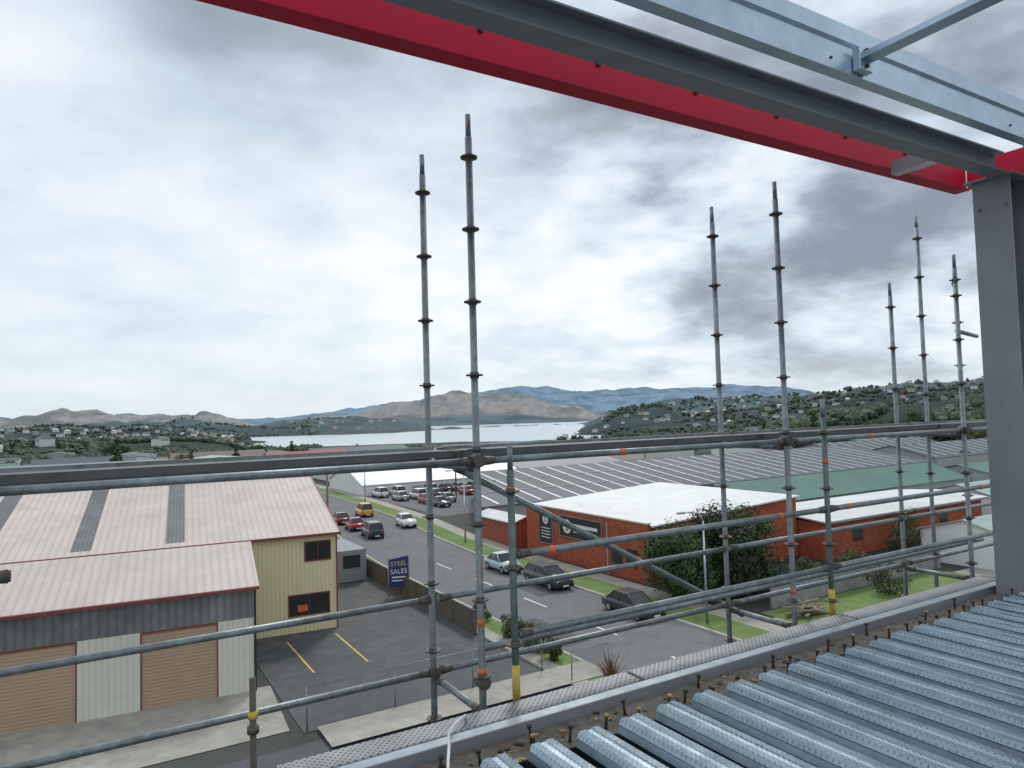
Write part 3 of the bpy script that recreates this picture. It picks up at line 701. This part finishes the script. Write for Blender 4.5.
bm=bmesh.new(); rnd=random.Random(5); ico=bmesh.new(); bmesh.ops.create_icosphere(ico,subdivisions=1,radius=1); iv=[v.co.copy() for v in ico.verts]; ifc=[[v.index for v in f.verts] for f in ico.faces]
grid={}
for s,t in hpos: grid.setdefault((int(s//40),int(t//40)),[]).append((s,t))
cnt=0; vs=[];fs=[]
for k in range(90000):
    q=rnd.random()
    if q<0.50: px=rnd.uniform(-120,320); rr=350*math.exp(rnd.random()*2.1)
    elif q<0.91: px=rnd.uniform(600,1150); rr=330*math.exp(rnd.random()*2.2)
    else: px=rnd.uniform(300,700); rr=rnd.uniform(480,850)
    c=(px-512)/700; d=rr/math.sqrt(1+c*c); s=d*(FX+c*FY);t=d*(FY-c*FX)
    m_=noise.noise(Vector((s/110,t/110,9)))
    if m_<(-0.12 if px>700 else -0.08): continue
    if rr<700 and any(abs(s-(q_[0]+q_[1])/2)<(q_[1]-q_[0])/2+1 and abs(t-(q_[2]+q_[3])/2)<(q_[3]-q_[2])/2+1 for q_ in occ): continue
    gx,gy=int(s//40),int(t//40); bad=False
    for i in (-1,0,1):
        for j in (-1,0,1):
            for hs,ht in grid.get((gx+i,gy+j),()):
                hd=math.hypot(hs,ht); ux,uy=hs/hd,ht/hd; al=(hs-s)*ux+(ht-t)*uy; la=abs((hs-s)*uy-(ht-t)*ux)
                if -7<al<34 and la<8.5: bad=True
    if bad: continue
    z=height(s,t)
    if z<-27: continue
    R_=rnd.uniform(2.0,4.2)*(1+rr/3200)*(0.72 if px<330 else 1); b0=len(vs)
    for v in iv: vs.append((s+v.x*R_*rnd.uniform(0.6,1.25),t+v.y*R_*rnd.uniform(0.6,1.25),z+R_*0.5+v.z*R_*rnd.uniform(0.55,1.2)))
    for f in ifc: fs.append([b0+i for i in f])
    cnt+=1
    if cnt>18000: break
me=bpy.data.meshes.new('woodland'); me.from_pydata(vs,[],fs); obj('woodland',me,M['leafpale'],kind='stuff',label='dark bush and trees covering the hillsides',cat='woodland')

# ------------------------------------------------------------ cars
def make_car(label,pm,L_=4.3,H_=1.45,suv=False,loc=(0,0,0),rot=0,group=None,full=True):
    e=thing('parked_car',label,'car',loc,group,rot)
    W=0.88; zb=0.22; belt=0.88 if not suv else 1.0; hood=0.80 if not suv else 0.95
    x0=-L_/2;x1=L_/2
    st=[(x0,0.45,belt-0.12,0.86),(x0+0.12,zb+0.05,belt-0.02,0.95),(x0+0.7,zb,belt,1.0),(0,zb,belt,1.0),(x1-1.15,zb,belt-0.02,1.0),(x1-0.5,zb,hood,0.97),(x1-0.1,zb+0.05,hood-0.1,0.9),(x1,0.4,hood-0.22,0.8)]
    bm=bmesh.new(); rings=[]
    for x,za,zt,k in st:
        w_=W*k
        pr=[(-w_*0.9,za),(-w_,za+0.12),(-w_,(za+zt)/2+0.05),(-w_*0.93,zt),(0,zt+0.03),(w_*0.93,zt),(w_,(za+zt)/2+0.05),(w_,za+0.12),(w_*0.9,za)]
        rings.append([bm.verts.new((x,y,z)) for y,z in pr])
    for A,B in zip(rings,rings[1:]):
        for i in range(9):
            j=(i+1)%9; f=bm.faces.new((A[i],A[j],B[j],B[i])); f.smooth=True
    bm.faces.new(rings[0]); bm.faces.new(rings[-1][::-1])
    cb0,cb1=(x0+0.25 if suv else x0+0.55),x1-1.25; ct0,ct1=(x0+0.55 if suv else x0+1.15),x1-1.95
    zt=H_; wb=0.80; wt=0.64
    ro=[bm.verts.new(q) for q in ((ct0,-wt,zt-0.04),(ct1,-wt,zt-0.04),(ct1,wt,zt-0.04),(ct0,wt,zt-0.04))]
    rp=[bm.verts.new((v.co.x*0.97,v.co.y*0.85,zt)) for v in ro]
    bm.faces.new(rp)
    for i in range(4): bm.faces.new((ro[i],ro[(i+1)%4],rp[(i+1)%4],rp[i]))
    mx=(ct0+ct1)/2
    for sy in (-1,1):
        for (xb,xt) in ((cb0,ct0),(cb1,ct1),((cb0+cb1)/2-0.1,mx)):
            addcyl(bm,(xb,sy*wb,belt-0.02),(xt,sy*wt,zt-0.04),0.035,0.03,6)
    obj('body',bmto(bm,'body'),pm,e)
    gb=bmesh.new(); k=0.985
    B=[gb.verts.new(q) for q in ((cb0,-wb*k,belt-0.02),(cb1,-wb*k,belt-0.02),(cb1,wb*k,belt-0.02),(cb0,wb*k,belt-0.02))]
    T=[gb.verts.new(q) for q in ((ct0+.02,-wt*k,zt-0.045),(ct1-.02,-wt*k,zt-0.045),(ct1-.02,wt*k,zt-0.045),(ct0+.02,wt*k,zt-0.045))]
    for i in range(4): gb.faces.new((B[i],B[(i+1)%4],T[(i+1)%4],T[i]))
    obj('window_glass',bmto(gb,'g'),M['glass'],e)
    for sx in (x0+0.8,x1-0.85):
        for sy in (-1,1):
            wh=cyls('tyre',[((sx,sy*0.72,0.32),(sx,sy*0.895,0.32),0.33)],M['tyre'],e,seg=18)
            if full: cyls('rim',[((sx,sy*0.89,0.32),(sx,sy*0.905,0.32),0.20)],M['rim'],wh,seg=12)
    if full:
        for sy in (-1,1):
            boxes('headlight',[(x1-0.13,x1-0.02,sy*0.58-0.14,sy*0.58+0.14,hood-0.30,hood-0.16)],M['lampglass'],e)
            boxes('tail_light',[(x0-0.02,x0+0.06,sy*0.66-0.12,sy*0.66+0.12,belt-0.33,belt-0.12)],M['tail'],e)
        each('bumper',[(x1-0.06,x1+0.05,-0.74,0.74,0.3,0.48),(x0-0.05,x0+0.06,-0.74,0.74,0.3,0.48)],M['tyre'],e)
        each('number_plate',[(x1+0.051,x1+0.06,-0.25,0.25,0.34,0.45),(x0-0.06,x0-0.051,-0.25,0.25,0.34,0.45)],M['paint'],e)
    return e
R90=math.radians(90)
P_=lambda n,c: paint(n,c)
make_car('pale blue hatchback parked at the kerb',P_('pale blue car paint',(0.42,0.55,0.62)),4.1,1.45,loc=(29.7,52.3,0.03),rot=-R90,group='cars parked along the road')
make_car('dark grey station wagon parked at the kerb',P_('charcoal car paint',(0.04,0.045,0.05)),4.7,1.55,True,loc=(29.8,45.6,0.03),rot=-R90,group='cars parked along the road')
make_car('black saloon parked at the kerb by the trees',P_('black car paint',(0.02,0.02,0.025)),4.5,1.45,loc=(29.9,35.8,0.03),rot=-R90,group='cars parked along the road')
make_car('white hatchback parked on the far side of the road',P_('white car paint',(0.75,0.75,0.75)),4.2,1.5,True,loc=(32.5,81,0.03),rot=-R90-0.12,group='cars parked along the road')
make_car('dark four-wheel drive waiting in the road',P_('dark blue car paint',(0.03,0.04,0.07)),4.6,1.75,True,loc=(26.6,76.5,0.03),rot=R90-0.1,group='cars parked along the road')
make_car('red hatchback in the road',P_('red car paint',(0.45,0.03,0.03)),4.1,1.45,loc=(26.7,83,0.03),rot=R90-0.1,group='cars parked along the road')
make_car('maroon car in the road',P_('maroon car paint',(0.25,0.03,0.03)),4.1,1.45,loc=(26.8,89,0.03),rot=R90-0.1,group='cars parked along the road')
make_car('yellow-orange van in the road',P_('orange car paint',(0.80,0.36,0.03)),4.4,1.8,True,loc=(31.6,94,0.03),rot=R90-0.1,group='cars parked along the road')
protos=[make_car('silver car in the car park',P_('silver car paint',(0.4,0.42,0.44)),4.3,1.45,loc=(42.4,108,0.03),rot=R90,group='cars in the car park'),
 make_car('white van-shaped car in the car park',P_('white car paint',(0.75,0.75,0.75)),4.4,1.7,True,loc=(45.5,108,0.03),rot=R90,group='cars in the car park'),
 make_car('dark car in the car park',P_('charcoal car paint',(0.04,0.045,0.05)),4.3,1.45,loc=(48.6,108,0.03),rot=R90,group='cars in the car park'),
 make_car('red car in the car park',P_('red car paint',(0.45,0.03,0.03)),4.2,1.45,loc=(54.6,108,0.03),rot=R90,group='cars in the car park')]
for (s0_,t_,n_) in ((57.7,108,7),(41.5,115,13),(41.2,96,2),(41.2,101,3)):
    for i in range(n_):
        if random.random()<0.2: continue
        copy_thing(random.choice(protos[:3]+protos[:2]+protos),(s0_+i*3.0+random.uniform(-.2,.2),t_,0.03),R90*(1 if random.random()<.5 else -1))
for (s,t) in ((17.6,65),(17.6,71)):
    copy_thing(random.choice(protos[:3]),(s,t,0.04),R90,'car standing in the fenced yard')

# ------------------------------------------------------------ street things
bm=bmesh.new(); addbox(bm,19.5,19.62,38,68,0,1.45); 
for i in range(11): addbox(bm,19.44,19.499,38+i*3-0.06,38+i*3+0.06,0,1.5)
obj('boundary_fence',bmto(bm,'f'),M['wood'],None,'weathered dark timber fence along the yard','fence')
boxes('block_wall',[(38,58,31.4,31.6,0,1.5)],M['blockwall'],label='grey concrete block wall by the brick annex',cat='wall')
boxes('block_wall',[(58.2,76,25.0,25.2,0,1.4)],M['blockwall'],label='low grey block wall beside the small units',cat='wall')
rnd=random.Random(21)
for i in range(14):
    o=boxes('timber_plank',[(-1.3,1.3,-0.09,0.09,0,0.07)],M['woodp'],label='loose weathered timber plank in a heap on the paving',cat='timber',group='heap of timber planks')
    o.location=(38.6+rnd.uniform(-.7,.7),29.4+rnd.uniform(-.6,.6),0.05+0.075*i*0.5); o.rotation_euler=(0,rnd.uniform(-.12,.12),rnd.uniform(-.6,.9))
def chainlink(name,label,s0,s1,t,h=1.9):
    e=thing(name,label,'fence',(s0,t,0))
    n=max(1,int((s1-s0)/3))
    for i in range(n+1): cyls('post',[((i*(s1-s0)/n,0,0),(i*(s1-s0)/n,0,h),0.035)],M['tube'],e,seg=8)
    cyls('top_rail',[((0,0,h),(s1-s0,0,h),0.022)],M['tube'],e,seg=6)
    bm=bmesh.new(); W=s1-s0; sp_=0.16; k=-h
    while k<W:
        for sg in (1,-1):
            a0=max(k,0);a1=min(k+h,W)
            if a1>a0:
                za=(a0-k); zb_=(a1-k)
                if sg<0: za,zb_=h-za,h-zb_
                w_=0.006
                bm.faces.new([bm.verts.new(q) for q in ((a0,0.004*sg,za-w_),(a1,0.004*sg,zb_-w_),(a1,0.004*sg,zb_+w_),(a0,0.004*sg,za+w_))])
        k+=sp_
    obj('wire_mesh',bmto(bm,'m'),M['tube'],e)
chainlink('chain_link_fence','galvanised chain-link fence in front of the yard',7.6,19.4,30.5)
chainlink('chain_link_fence','galvanised chain-link gate section beside the driveway',19.9,22.2,28.6,1.5)
b=thing('banner_sign','blue sale banner on two posts at the fence','sign',(19.15,49.4,0),rot=math.radians(-22))
cyls('post',[((-0.75,0,0),(-0.75,0,3.0),0.04)],M['greysteel'],b,seg=8); cyls('post',[((0.75,0,0),(0.75,0,3.1),0.04)],M['greysteel'],b,seg=8)
bm=bmesh.new()
A=[bm.verts.new(q) for q in ((-0.71,-0.02,0.75),(0.71,-0.02,0.65),(0.71,-0.02,3.0),(-0.71,-0.02,2.75))]; B=[bm.verts.new((v.co.x,0.02,v.co.z)) for v in A]
bm.faces.new(A); bm.faces.new(B[::-1])
for i in range(4): bm.faces.new((A[i],A[(i+1)%4],B[(i+1)%4],B[i]))
obj('banner',bmto(bm,'banner'),M['navy'],b)
RT=(R90,-0.07,0)
textobj('lettering','STEEL',0.48,(0,-0.03,2.42),RT,M['yellow'],b); textobj('lettering','SALES',0.48,(0,-0.03,1.86),RT,M['paint'],b)
each('text_line',[(-0.5,0.5,-0.028,-0.021,1.40,1.5),(-0.5,0.3,-0.028,-0.021,1.16,1.24)],M['paint'],b)
b=thing('shipping_container','grey storage container in the yard','container',(18.9,56,0),rot=R90)
boxes('body',[(0,6,0,2.4,0.1,2.6)],M['greysteel'],b); boxes('sign_board',[(-0.05,-0.01,0.5,1.9,1.2,2.2)],M['black'],b)
for y_ in (0.0,2.25): 
    boxes('corner_post',[(-0.03,0,y_,y_+0.15,0.0,2.65)],M['greysteel'],b)
def lamp(s,t,h=9,rot=0):
    e=thing('street_lamp','slim galvanised street lamp with curved arm at the kerb','street lamp',(s,t,0.1),'street lamps along the road',rot)
    bm=bmesh.new(); addcyl(bm,(0,0,0),(0,0,h-0.6),0.09,0.05,10); pts=[(0,0,h-0.6),(-0.3,0,h-0.15),(-0.9,0,h),(-1.6,0,h+0.05)]
    for q,q2 in zip(pts,pts[1:]): addcyl(bm,q,q2,0.045,0.04,8)
    obj('pole',bmto(bm,'p'),M['galv'],e)
    boxes('lamp_head',[(-2.1,-1.5,-0.12,0.12,h-0.02,h+0.1)],M['wallgrey'],e,bevel=0.03)
lamp(32,31.4,6.8); lamp(33,66,7.5); lamp(36.5,108,7.5)
def pole(s,t,h=9.5):
    e=thing('power_pole','timber power pole with crossarm beside the road','power pole',(s,t,0),'power poles')
    cyls('post',[((0,0,0),(0,0,h),0.15,0.1)],M['woodp'],e,seg=8); boxes('crossarm',[(-1.1,1.1,-0.06,0.06,h-0.7,h-0.58)],M['woodp'],e)
    for x_ in (-0.9,-0.4,0.4,0.9): cyls('insulator',[((x_,0,h-0.58),(x_,0,h-0.42),0.05)],M['white'],e,seg=6)
for s,t in ((20.9,74),(23.4,104),(-6,104),(51.5,106),(118,110),(100,114)): pole(s,t,8.5)
e=thing('flax_plant','bronze coloured flax plant by the driveway','plant',(20.6,26.4,0))
bm=bmesh.new(); rnd=random.Random(3)
for i in range(60):
    an=rnd.uniform(0,6.28); ln=rnd.uniform(1.2,2.2); lean=rnd.uniform(0.15,0.7); d=Vector((math.cos(an),math.sin(an),0)); sd2=Vector((-d.y,d.x,0))*0.07
    prev=None
    for k in range(5):
        q=k/4; pt=d*(lean*ln*q*q)+Vector((0,0,ln*(q-0.28*lean*q*q))); wd=sd2*(1-q*0.9)
        cur=(bm.verts.new(pt-wd),bm.verts.new(pt+wd))
        if prev: bm.faces.new((prev[0],prev[1],cur[1],cur[0]))
        prev=cur
obj('leaves',bmto(bm,'lv'),mat('bronze leaves',(0.16,0.09,0.05),0.6),e)
cyls('stalk',[((0,0,0),(0.1,0,2.2),0.02,0.01)],M['bark'],e,seg=5)

# ------------------------------------------------------------ scaffold
def rosette(bm,x,y,z):
    addcyl(bm,(x,y,z-0.005),(x,y,z+0.005),0.060,seg=12); addcyl(bm,(x,y,z-0.02),(x,y,z+0.02),0.031,seg=10)
def standard(s,t,z0,z1,ph=0.0,mt='tube',label='tall weathered steel scaffold standard with disc rosettes',yb=False,ob=None):
    e=thing('scaffold_standard',label,'scaffold pole',(s,t,z0),'scaffold standards')
    h=z1-z0
    cyls('tube',[((0,0,0),(0,0,h-0.16),0.0242)],M[mt],e,seg=16)
    cyls('spigot',[((0,0,h-0.16),(0,0,h),0.0195,0.0185)],M['tube'],e,seg=12)
    z=h-0.30-ph
    while z>0.1:
        bm=bmesh.new(); rosette(bm,0,0,z); obj('rosette',bmto(bm,'r'),M['coupler'],e); z-=0.5
    if yb: cyls('yellow_band',[((0,0,11.15-z0),(0,0,11.38-z0),0.0262)],M['yellow'],e,seg=14)
    if ob:
        for q in ob: cyls('tape_band',[((0,0,q-z0),(0,0,q+0.04-z0),0.0262)],M['orange'],e,seg=14)
    return e
def ledger(p0,p1,mt='tube',label='weathered horizontal scaffold tube',r=0.0242,ends=True,name='scaffold_ledger',ob=()):
    e=thing(name,label,'scaffold pole',p0,'scaffold ledgers'); d=Vector(p1)-Vector(p0)
    cyls('tube',[((0,0,0),d,r)],M[mt],e,seg=14)
    u_=d.normalized()
    if ends:
        for q in (0.0,1.0):
            c=d*q; sgn=1 if q==0 else -1
            cyls('wedge_head',[(c+u_*0.01*sgn,c+u_*0.10*sgn,0.034,0.027)],M['coupler'],e,seg=8)
    for q in ob:
        cyls('tape_band',[(u_*q,u_*(q+0.05),r+0.002)],M['orange'],e,seg=14)
    return e
IN,OUT,GD=4.20,4.95,4.03
Z0=7.0
for s in (2.2,5.36): standard(s,IN,Z0,15.09,ob=(11.35,) if s>5 else (11.3,11.62))
for s in (2.18,5.34): standard(s,OUT,Z0,15.06)
standard(8.38,IN,Z0,14.53); standard(8.36,OUT,Z0,14.51)
standard(9.06,4.97,Z0,15.44)
standard(8.62,IN+0.12,Z0,14.75)
for s in (2.36,5.66): standard(s,GD,10.9,12.81 if s<3 else 13.08,mt='tubeg',label='short green-stained guard post with yellow base band',yb=True,ob=(12.5,))
standard(8.95,GD,10.9,13.0,mt='tubeg',label='short green-stained guard post with yellow base band',yb=True)
e=thing('scaffold_standard','short dark scaffold post with yellow fitting near its top','scaffold pole',(0.74,4.15,9.8),'scaffold standards')
cyls('tube',[((0,0,0),(0,0,1.80),0.018)],M['coupler'],e); cyls('yellow_fitting',[((0,0,1.58),(0,0,1.62),0.027)],M['yellow'],e)
cyls('collar',[((0,0,1.50),(0,0,1.54),0.032)],M['coupler'],e)
standard(-0.95,OUT,Z0,11.7); standard(-0.95,IN,Z0,13.3)
ledger((-0.92,IN,12.30),(-0.36,IN,12.30),mt='coupler',label='short black tube end with clamp beside the rail',r=0.028)
xs=[-4.0,-0.95,2.2,5.36,8.4,11.4]
for a_,b_ in zip(xs,xs[1:]):
    ledger((a_+0.03,OUT,12.70),(b_-0.03,OUT,12.70))
    ledger((a_+0.03,OUT,11.64),(b_-0.03,OUT,11.64))
    ledger((a_+0.03,OUT,11.10),(b_-0.03,OUT,11.10))
    ledger((a_+0.03,IN,12.71),(b_-0.03,IN,12.71),ob=(1.2,) if a_>2 else ())
for (a_,b_) in ((2.39,5.63),(5.69,8.92)):
    ledger((a_,GD,12.09),(b_,GD,12.09),label='galvanised guard rail tube',ob=(0.25,2.6))
    ledger((a_,GD,11.57),(b_,GD,11.57),label='galvanised mid rail tube')
ledger((2.28,GD+0.3,11.42),(8.9,GD+0.3,11.42),label='galvanised tube behind the guard rail',ends=False)
for s in (2.2,5.36,8.38):
    for z in (12.66,11.05): ledger((s,IN+0.03,z),(s,OUT-0.03,z),label='short transverse scaffold tube',name='scaffold_transom')
ledger((2.42,OUT+0.05,12.62),(5.6,OUT+0.05,10.95),label='diagonal scaffold brace tube with dark ends',name='scaffold_brace',r=0.027)
for a_,b_ in zip(xs,xs[1:]):
    e=thing('scaffold_plank','long steel scaffold plank laid between ledgers','plank',(a_,IN+0.28,12.73),'upper scaffold planks')
    boxes('board',[(0.04,b_-a_-0.04,0,0.23,0.0,0.045)],M['plankdark'],e); boxes('hook',[(0.0,0.04,0.02,0.21,-0.02,0.04)],M['coupler'],e)
    e=thing('toe_board','grey steel toe board on the scaffold','toe board',(a_,OUT-0.14,12.735),'toe boards')
    boxes('board',[(0.04,b_-a_-0.04,0,0.025,0,0.06)],M['tube'],e); boxes('clip',[(0.0,0.04,-0.01,0.035,0,0.05)],M['coupler'],e)
xx=-4.0
while xx<12:
    e=thing('edge_plank','perforated galvanised plank along the slab edge','plank',(xx,3.74,11.15),'perforated edge planks')
    boxes('deck',[(0.01,2.38,0,0.19,0,0.045)],M['plank'],e,bevel=0.006); boxes('end_hook',[(0,0.01,0.03,0.16,-0.03,0.03)],M['coupler'],e)
    xx+=2.4
ledger((8.41,4.23,14.38),(8.95,4.5,14.45),label='short stub tube beside the column',ends=False)
ledger((8.60,4.32,13.85),(9.3,4.45,13.83),label='short stub tube beside the column',ends=False)
for (q1,q2,q3) in ((8.38,IN,12.71),(5.36,IN,12.71),(2.2,IN,12.71),(2.18,OUT,11.1),(2.2,IN,11.25)):
    cyls('right_angle_coupler',[((q1,q2-0.05,q3),(q1,q2+0.05,q3),0.042)],M['coupler'],None,seg=8,label='dark steel coupler clamped on a scaffold standard',cat='coupler',group='scaffold couplers')

# ------------------------------------------------------------ slab edge steel
e=thing('edge_beam','dirty steel edge beam carrying the decking','steel beam',(-4,3.28,0))
boxes('top_flange',[(0,16,0,0.34,11.12,11.145)],M['flange'],e); boxes('web',[(0,16,0.16,0.18,10.7,11.12)],M['greysteel'],e); boxes('bottom_flange',[(0,16,0,0.34,10.675,10.70)],M['greysteel'],e)
e=thing('edge_channel','grey folded steel edge channel around the slab','steel channel',(-4,3.60,0))
boxes('upstand',[(0,16,0,0.012,11.0,11.21)],M['column'],e); boxes('lip',[(0,16,0.012,0.09,11.198,11.21)],M['galv'],e)
rnd=random.Random(4)
def studmesh(cap):
    b_=bmesh.new(); addcyl(b_,(0,0,0),(0,0,0.085),0.0085,seg=8); addcyl(b_,(0,0,0.085),(0,0,0.10),0.015,seg=10,mi=1 if cap else 0); addcyl(b_,(0,0,0),(0,0,0.012),0.014,seg=8)
    m_=bmto(b_,'stud'); m_.materials.append(M['stud']); m_.materials.append(M['studcap']); return m_
stA,stB=studmesh(False),studmesh(True)
x=-0.5; k=0
PITCH=0.30
while x<9.8:
    for yy in ((3.36,3.50) if k%3==0 else ((3.40,) if k%3==1 else (3.36,))):
        cp=rnd.random()<0.3
        o=obj('shear_stud',stB if cp else stA,None,None,'rusty shear stud with ochre head welded to the beam' if cp else 'rusty headed shear stud welded to the beam','bolt',None,'shear studs'); o.location=(x+rnd.uniform(-.07,.07),yy+rnd.uniform(-.04,.04),11.145-rnd.uniform(0,.02)); o.rotation_euler=(rnd.uniform(-.15,.15),rnd.uniform(-.15,.15),0)
    x+=0.22; k+=1
rnd=random.Random(9)
for i in range(230):
    s_=rnd.uniform(0.006,0.022); x=rnd.uniform(0.5,9); y=rnd.uniform(3.32,3.58)
    o=boxes('debris_chip',[(-s_,s_,-s_*0.6,s_*0.6,0,s_*0.5)],random.choice([M['woodp'],M['concrete'],M['stud'],M['studcap'],M['bark']]),label='small chip of rubble on the beam flange',cat='rubble',group='rubble chips'); o.location=(x,y,11.1455); o.rotation_euler=(0,0,rnd.uniform(0,3))
def deck_sheet():
    bm=bmesh.new(); prof=[]; mi=[]
    for k in range(2):
        b=k*PITCH
        pts=[(b,0),(b+0.085,0),(b+0.102,0.036),(b+0.097,0.044),(b+0.115,0.075),(b+0.158,0.075),(b+0.163,0.067),(b+0.197,0.067),(b+0.202,0.075),(b+0.245,0.075),(b+0.263,0.044),(b+0.258,0.036),(b+0.275,0)]
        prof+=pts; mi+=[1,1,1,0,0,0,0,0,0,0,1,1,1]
    prof.append((2*PITCH,0))
    ys=[-1.6,3.27]
    V=[[bm.verts.new((px_,y,pz)) for px_,pz in prof] for y in ys]
    for i in range(len(prof)-1):
        f=bm.faces.new((V[0][i],V[0][i+1],V[1][i+1],V[1][i])); f.material_index=mi[i]
    bmesh.ops.solidify(bm,geom=list(bm.faces),thickness=0.002)
    me=bpy.data.meshes.new('deck'); bm.to_mesh(me); bm.free(); return me
dme=deck_sheet(); dme.materials.append(M['deck']); dme.materials.append(M['deckshade'])
x=-2.0; rnd=random.Random(2)
while x<11:
    o=obj('decking_sheet',dme,None,None,'galvanised trapezoidal steel floor decking sheet','steel decking',None,'floor decking sheets'); o.location=(x,rnd.uniform(-0.015,0.04),11.162)
    x+=2*PITCH
cu=bpy.data.curves.new('cable','CURVE'); cu.dimensions='3D'; cu.bevel_depth=0.008; sp_=cu.splines.new('BEZIER')
pts=[(1.35,2.95,11.26),(1.55,3.35,11.30),(1.75,3.72,11.24),(1.9,3.85,11.22),(1.85,4.0,11.0)]
sp_.bezier_points.add(len(pts)-1)
for b,q in zip(sp_.bezier_points,pts): b.co=q; b.handle_left_type=b.handle_right_type='AUTO'
t=bpy.data.objects.new('tmpc',cu); C.objects.link(t); bpy.context.view_layer.update()
me=bpy.data.meshes.new_from_object(t.evaluated_get(bpy.context.evaluated_depsgraph_get())); bpy.data.objects.remove(t); me.materials.clear()
obj('cable',me,M['cable'],None,'white cable draped over the slab edge','cable')

# ------------------------------------------------------------ roof steel
def ibeam(name,label,s0,s1,t,z0,h,wd,mt,tf=0.014,tw=0.010):
    e=thing(name,label,'steel beam',(s0,t,z0)); L_=s1-s0
    boxes('bottom_flange',[(0,L_,-wd/2,wd/2,0,tf)],mt,e); boxes('top_flange',[(0,L_,-wd/2,wd/2,h-tf,h)],mt,e); boxes('web',[(0,L_,-tw/2,tw/2,tf,h-tf)],mt,e); return e
ibeam('roof_beam','dark grey primed steel roof beam',-6,7.40,3.29,15.19,0.19,0.17,M['greysteel'])
e=thing('roof_channel','crimson red painted steel channel beam','steel beam',(-6,3.84,15.27))
boxes('web',[(0,14.0,0.0,0.012,0.0,0.30)],M['red'],e); boxes('bottom_flange',[(0,14.0,0.012,0.12,0,0.014)],M['red'],e); boxes('top_flange',[(0,14.0,0.012,0.12,0.286,0.30)],M['red'],e)
boxes('lip',[(0,14.0,-0.035,-0.001,0.0,0.014)],M['red'],e)
each('bolt_head',[(0.5+i*0.95,0.53+i*0.95,-0.018,-0.001,0.20,0.23) for i in range(14)],M['stud'],e)
e=thing('roof_channel','short red painted steel channel behind the column head','steel beam',(8.0,-2.0,15.30))
boxes('web',[(0,0.012,0,5.83,0,0.26)],M['red'],e); boxes('bottom_flange',[(0.012,0.10,0,5.83,0,0.012)],M['red'],e)
def purlin(s0,s1,t,z0,h):
    e=thing('purlin','galvanised cold-formed roof purlin','steel purlin',(s0,t,z0),'roof purlins'); L_=s1-s0
    inn=[(0.09,0.022),(0.09,0),(0,0),(0,h*0.34),(0.022,h*0.40),(0.022,h*0.60),(0,h*0.66),(0,h),(0.09,h),(0.09,h-0.022)]
    T=0.004
    outp=[(0.09-T,h-0.022),(0.09-T,h-T),(T,h-T),(T,h*0.66),(0.022+T,h*0.60),(0.022+T,h*0.40),(T,h*0.34),(T,T),(0.09-T,T),(0.09-T,0.022)]
    extr('section',inn+outp,L_,M['purlin'],e)
    for i in range(int(L_/2.4)):
        cyls('bolt',[((0.6+i*2.4,-0.008,h*0.2),(0.6+i*2.4,0,h*0.2),0.01)],M['stud'],e,seg=6)
purlin(-6,8.5,2.80,15.26,0.34); purlin(-6,8.5,1.15,15.2,0.30)
e=thing('bridging_strut','wide flat galvanised bridging channel bolted between purlins','steel strut',(4.5,1.25,15.35))
extr('bar',[(-0.06,0.0),(0.06,0.0),(0.06,0.04),(0.056,0.04),(0.056,0.004),(-0.056,0.004),(-0.056,0.04),(-0.06,0.04)],1.49,M['purlin'],e,'Y')
cl=boxes('cleat',[(-0.07,0.07,1.49,1.545,-0.07,0.09)],M['purlin'],e,bevel=0.004)
for z in (-0.04,0.07): cyls('bolt',[((0,1.475,z),(0,1.49,z),0.014)],M['stud'],cl,seg=6)
e=thing('steel_column','grey primed steel column rising from the slab edge','steel column',(7.46,3.2,11.1))
boxes('flange',[(0,0.018,0,0.33,0,4.07)],M['column'],e); boxes('flange',[(0.33,0.348,0,0.33,0,4.07)],M['column'],e); boxes('web',[(0.018,0.33,0.158,0.172,0,4.07)],M['column'],e)
boxes('base_plate',[(-0.08,0.43,-0.06,0.39,-0.03,-0.002)],M['greysteel'],e); boxes('cap_plate',[(-0.06,0.41,-0.05,0.38,4.07,4.088)],M['greysteel'],e)
for yy in (0.05,0.28): cyls('bolt',[((-0.025,yy,3.8),(0,yy,3.8),0.016)],M['greysteel'],e,seg=6)
e=thing('cross_beam','grey primed steel beam bearing on the column','steel beam',(7.62,-2,15.21)); 
boxes('bottom_flange',[(-0.09,0.09,0,5.1,0,0.016)],M['greysteel'],e); boxes('web',[(-0.006,0.006,0,5.1,0.016,0.20)],M['greysteel'],e); boxes('top_flange',[(-0.09,0.09,0,5.1,0.20,0.216)],M['greysteel'],e)
e=thing('angle_bracket','grey angle bracket joining the red channel and beam','bracket',(6.55,3.40,15.215))
boxes('plate',[(0,0.012,0,0.40,0.012,0.13)],M['greysteel'],e); boxes('leg',[(0.0,0.10,0,0.40,0,0.012)],M['galv'],e)
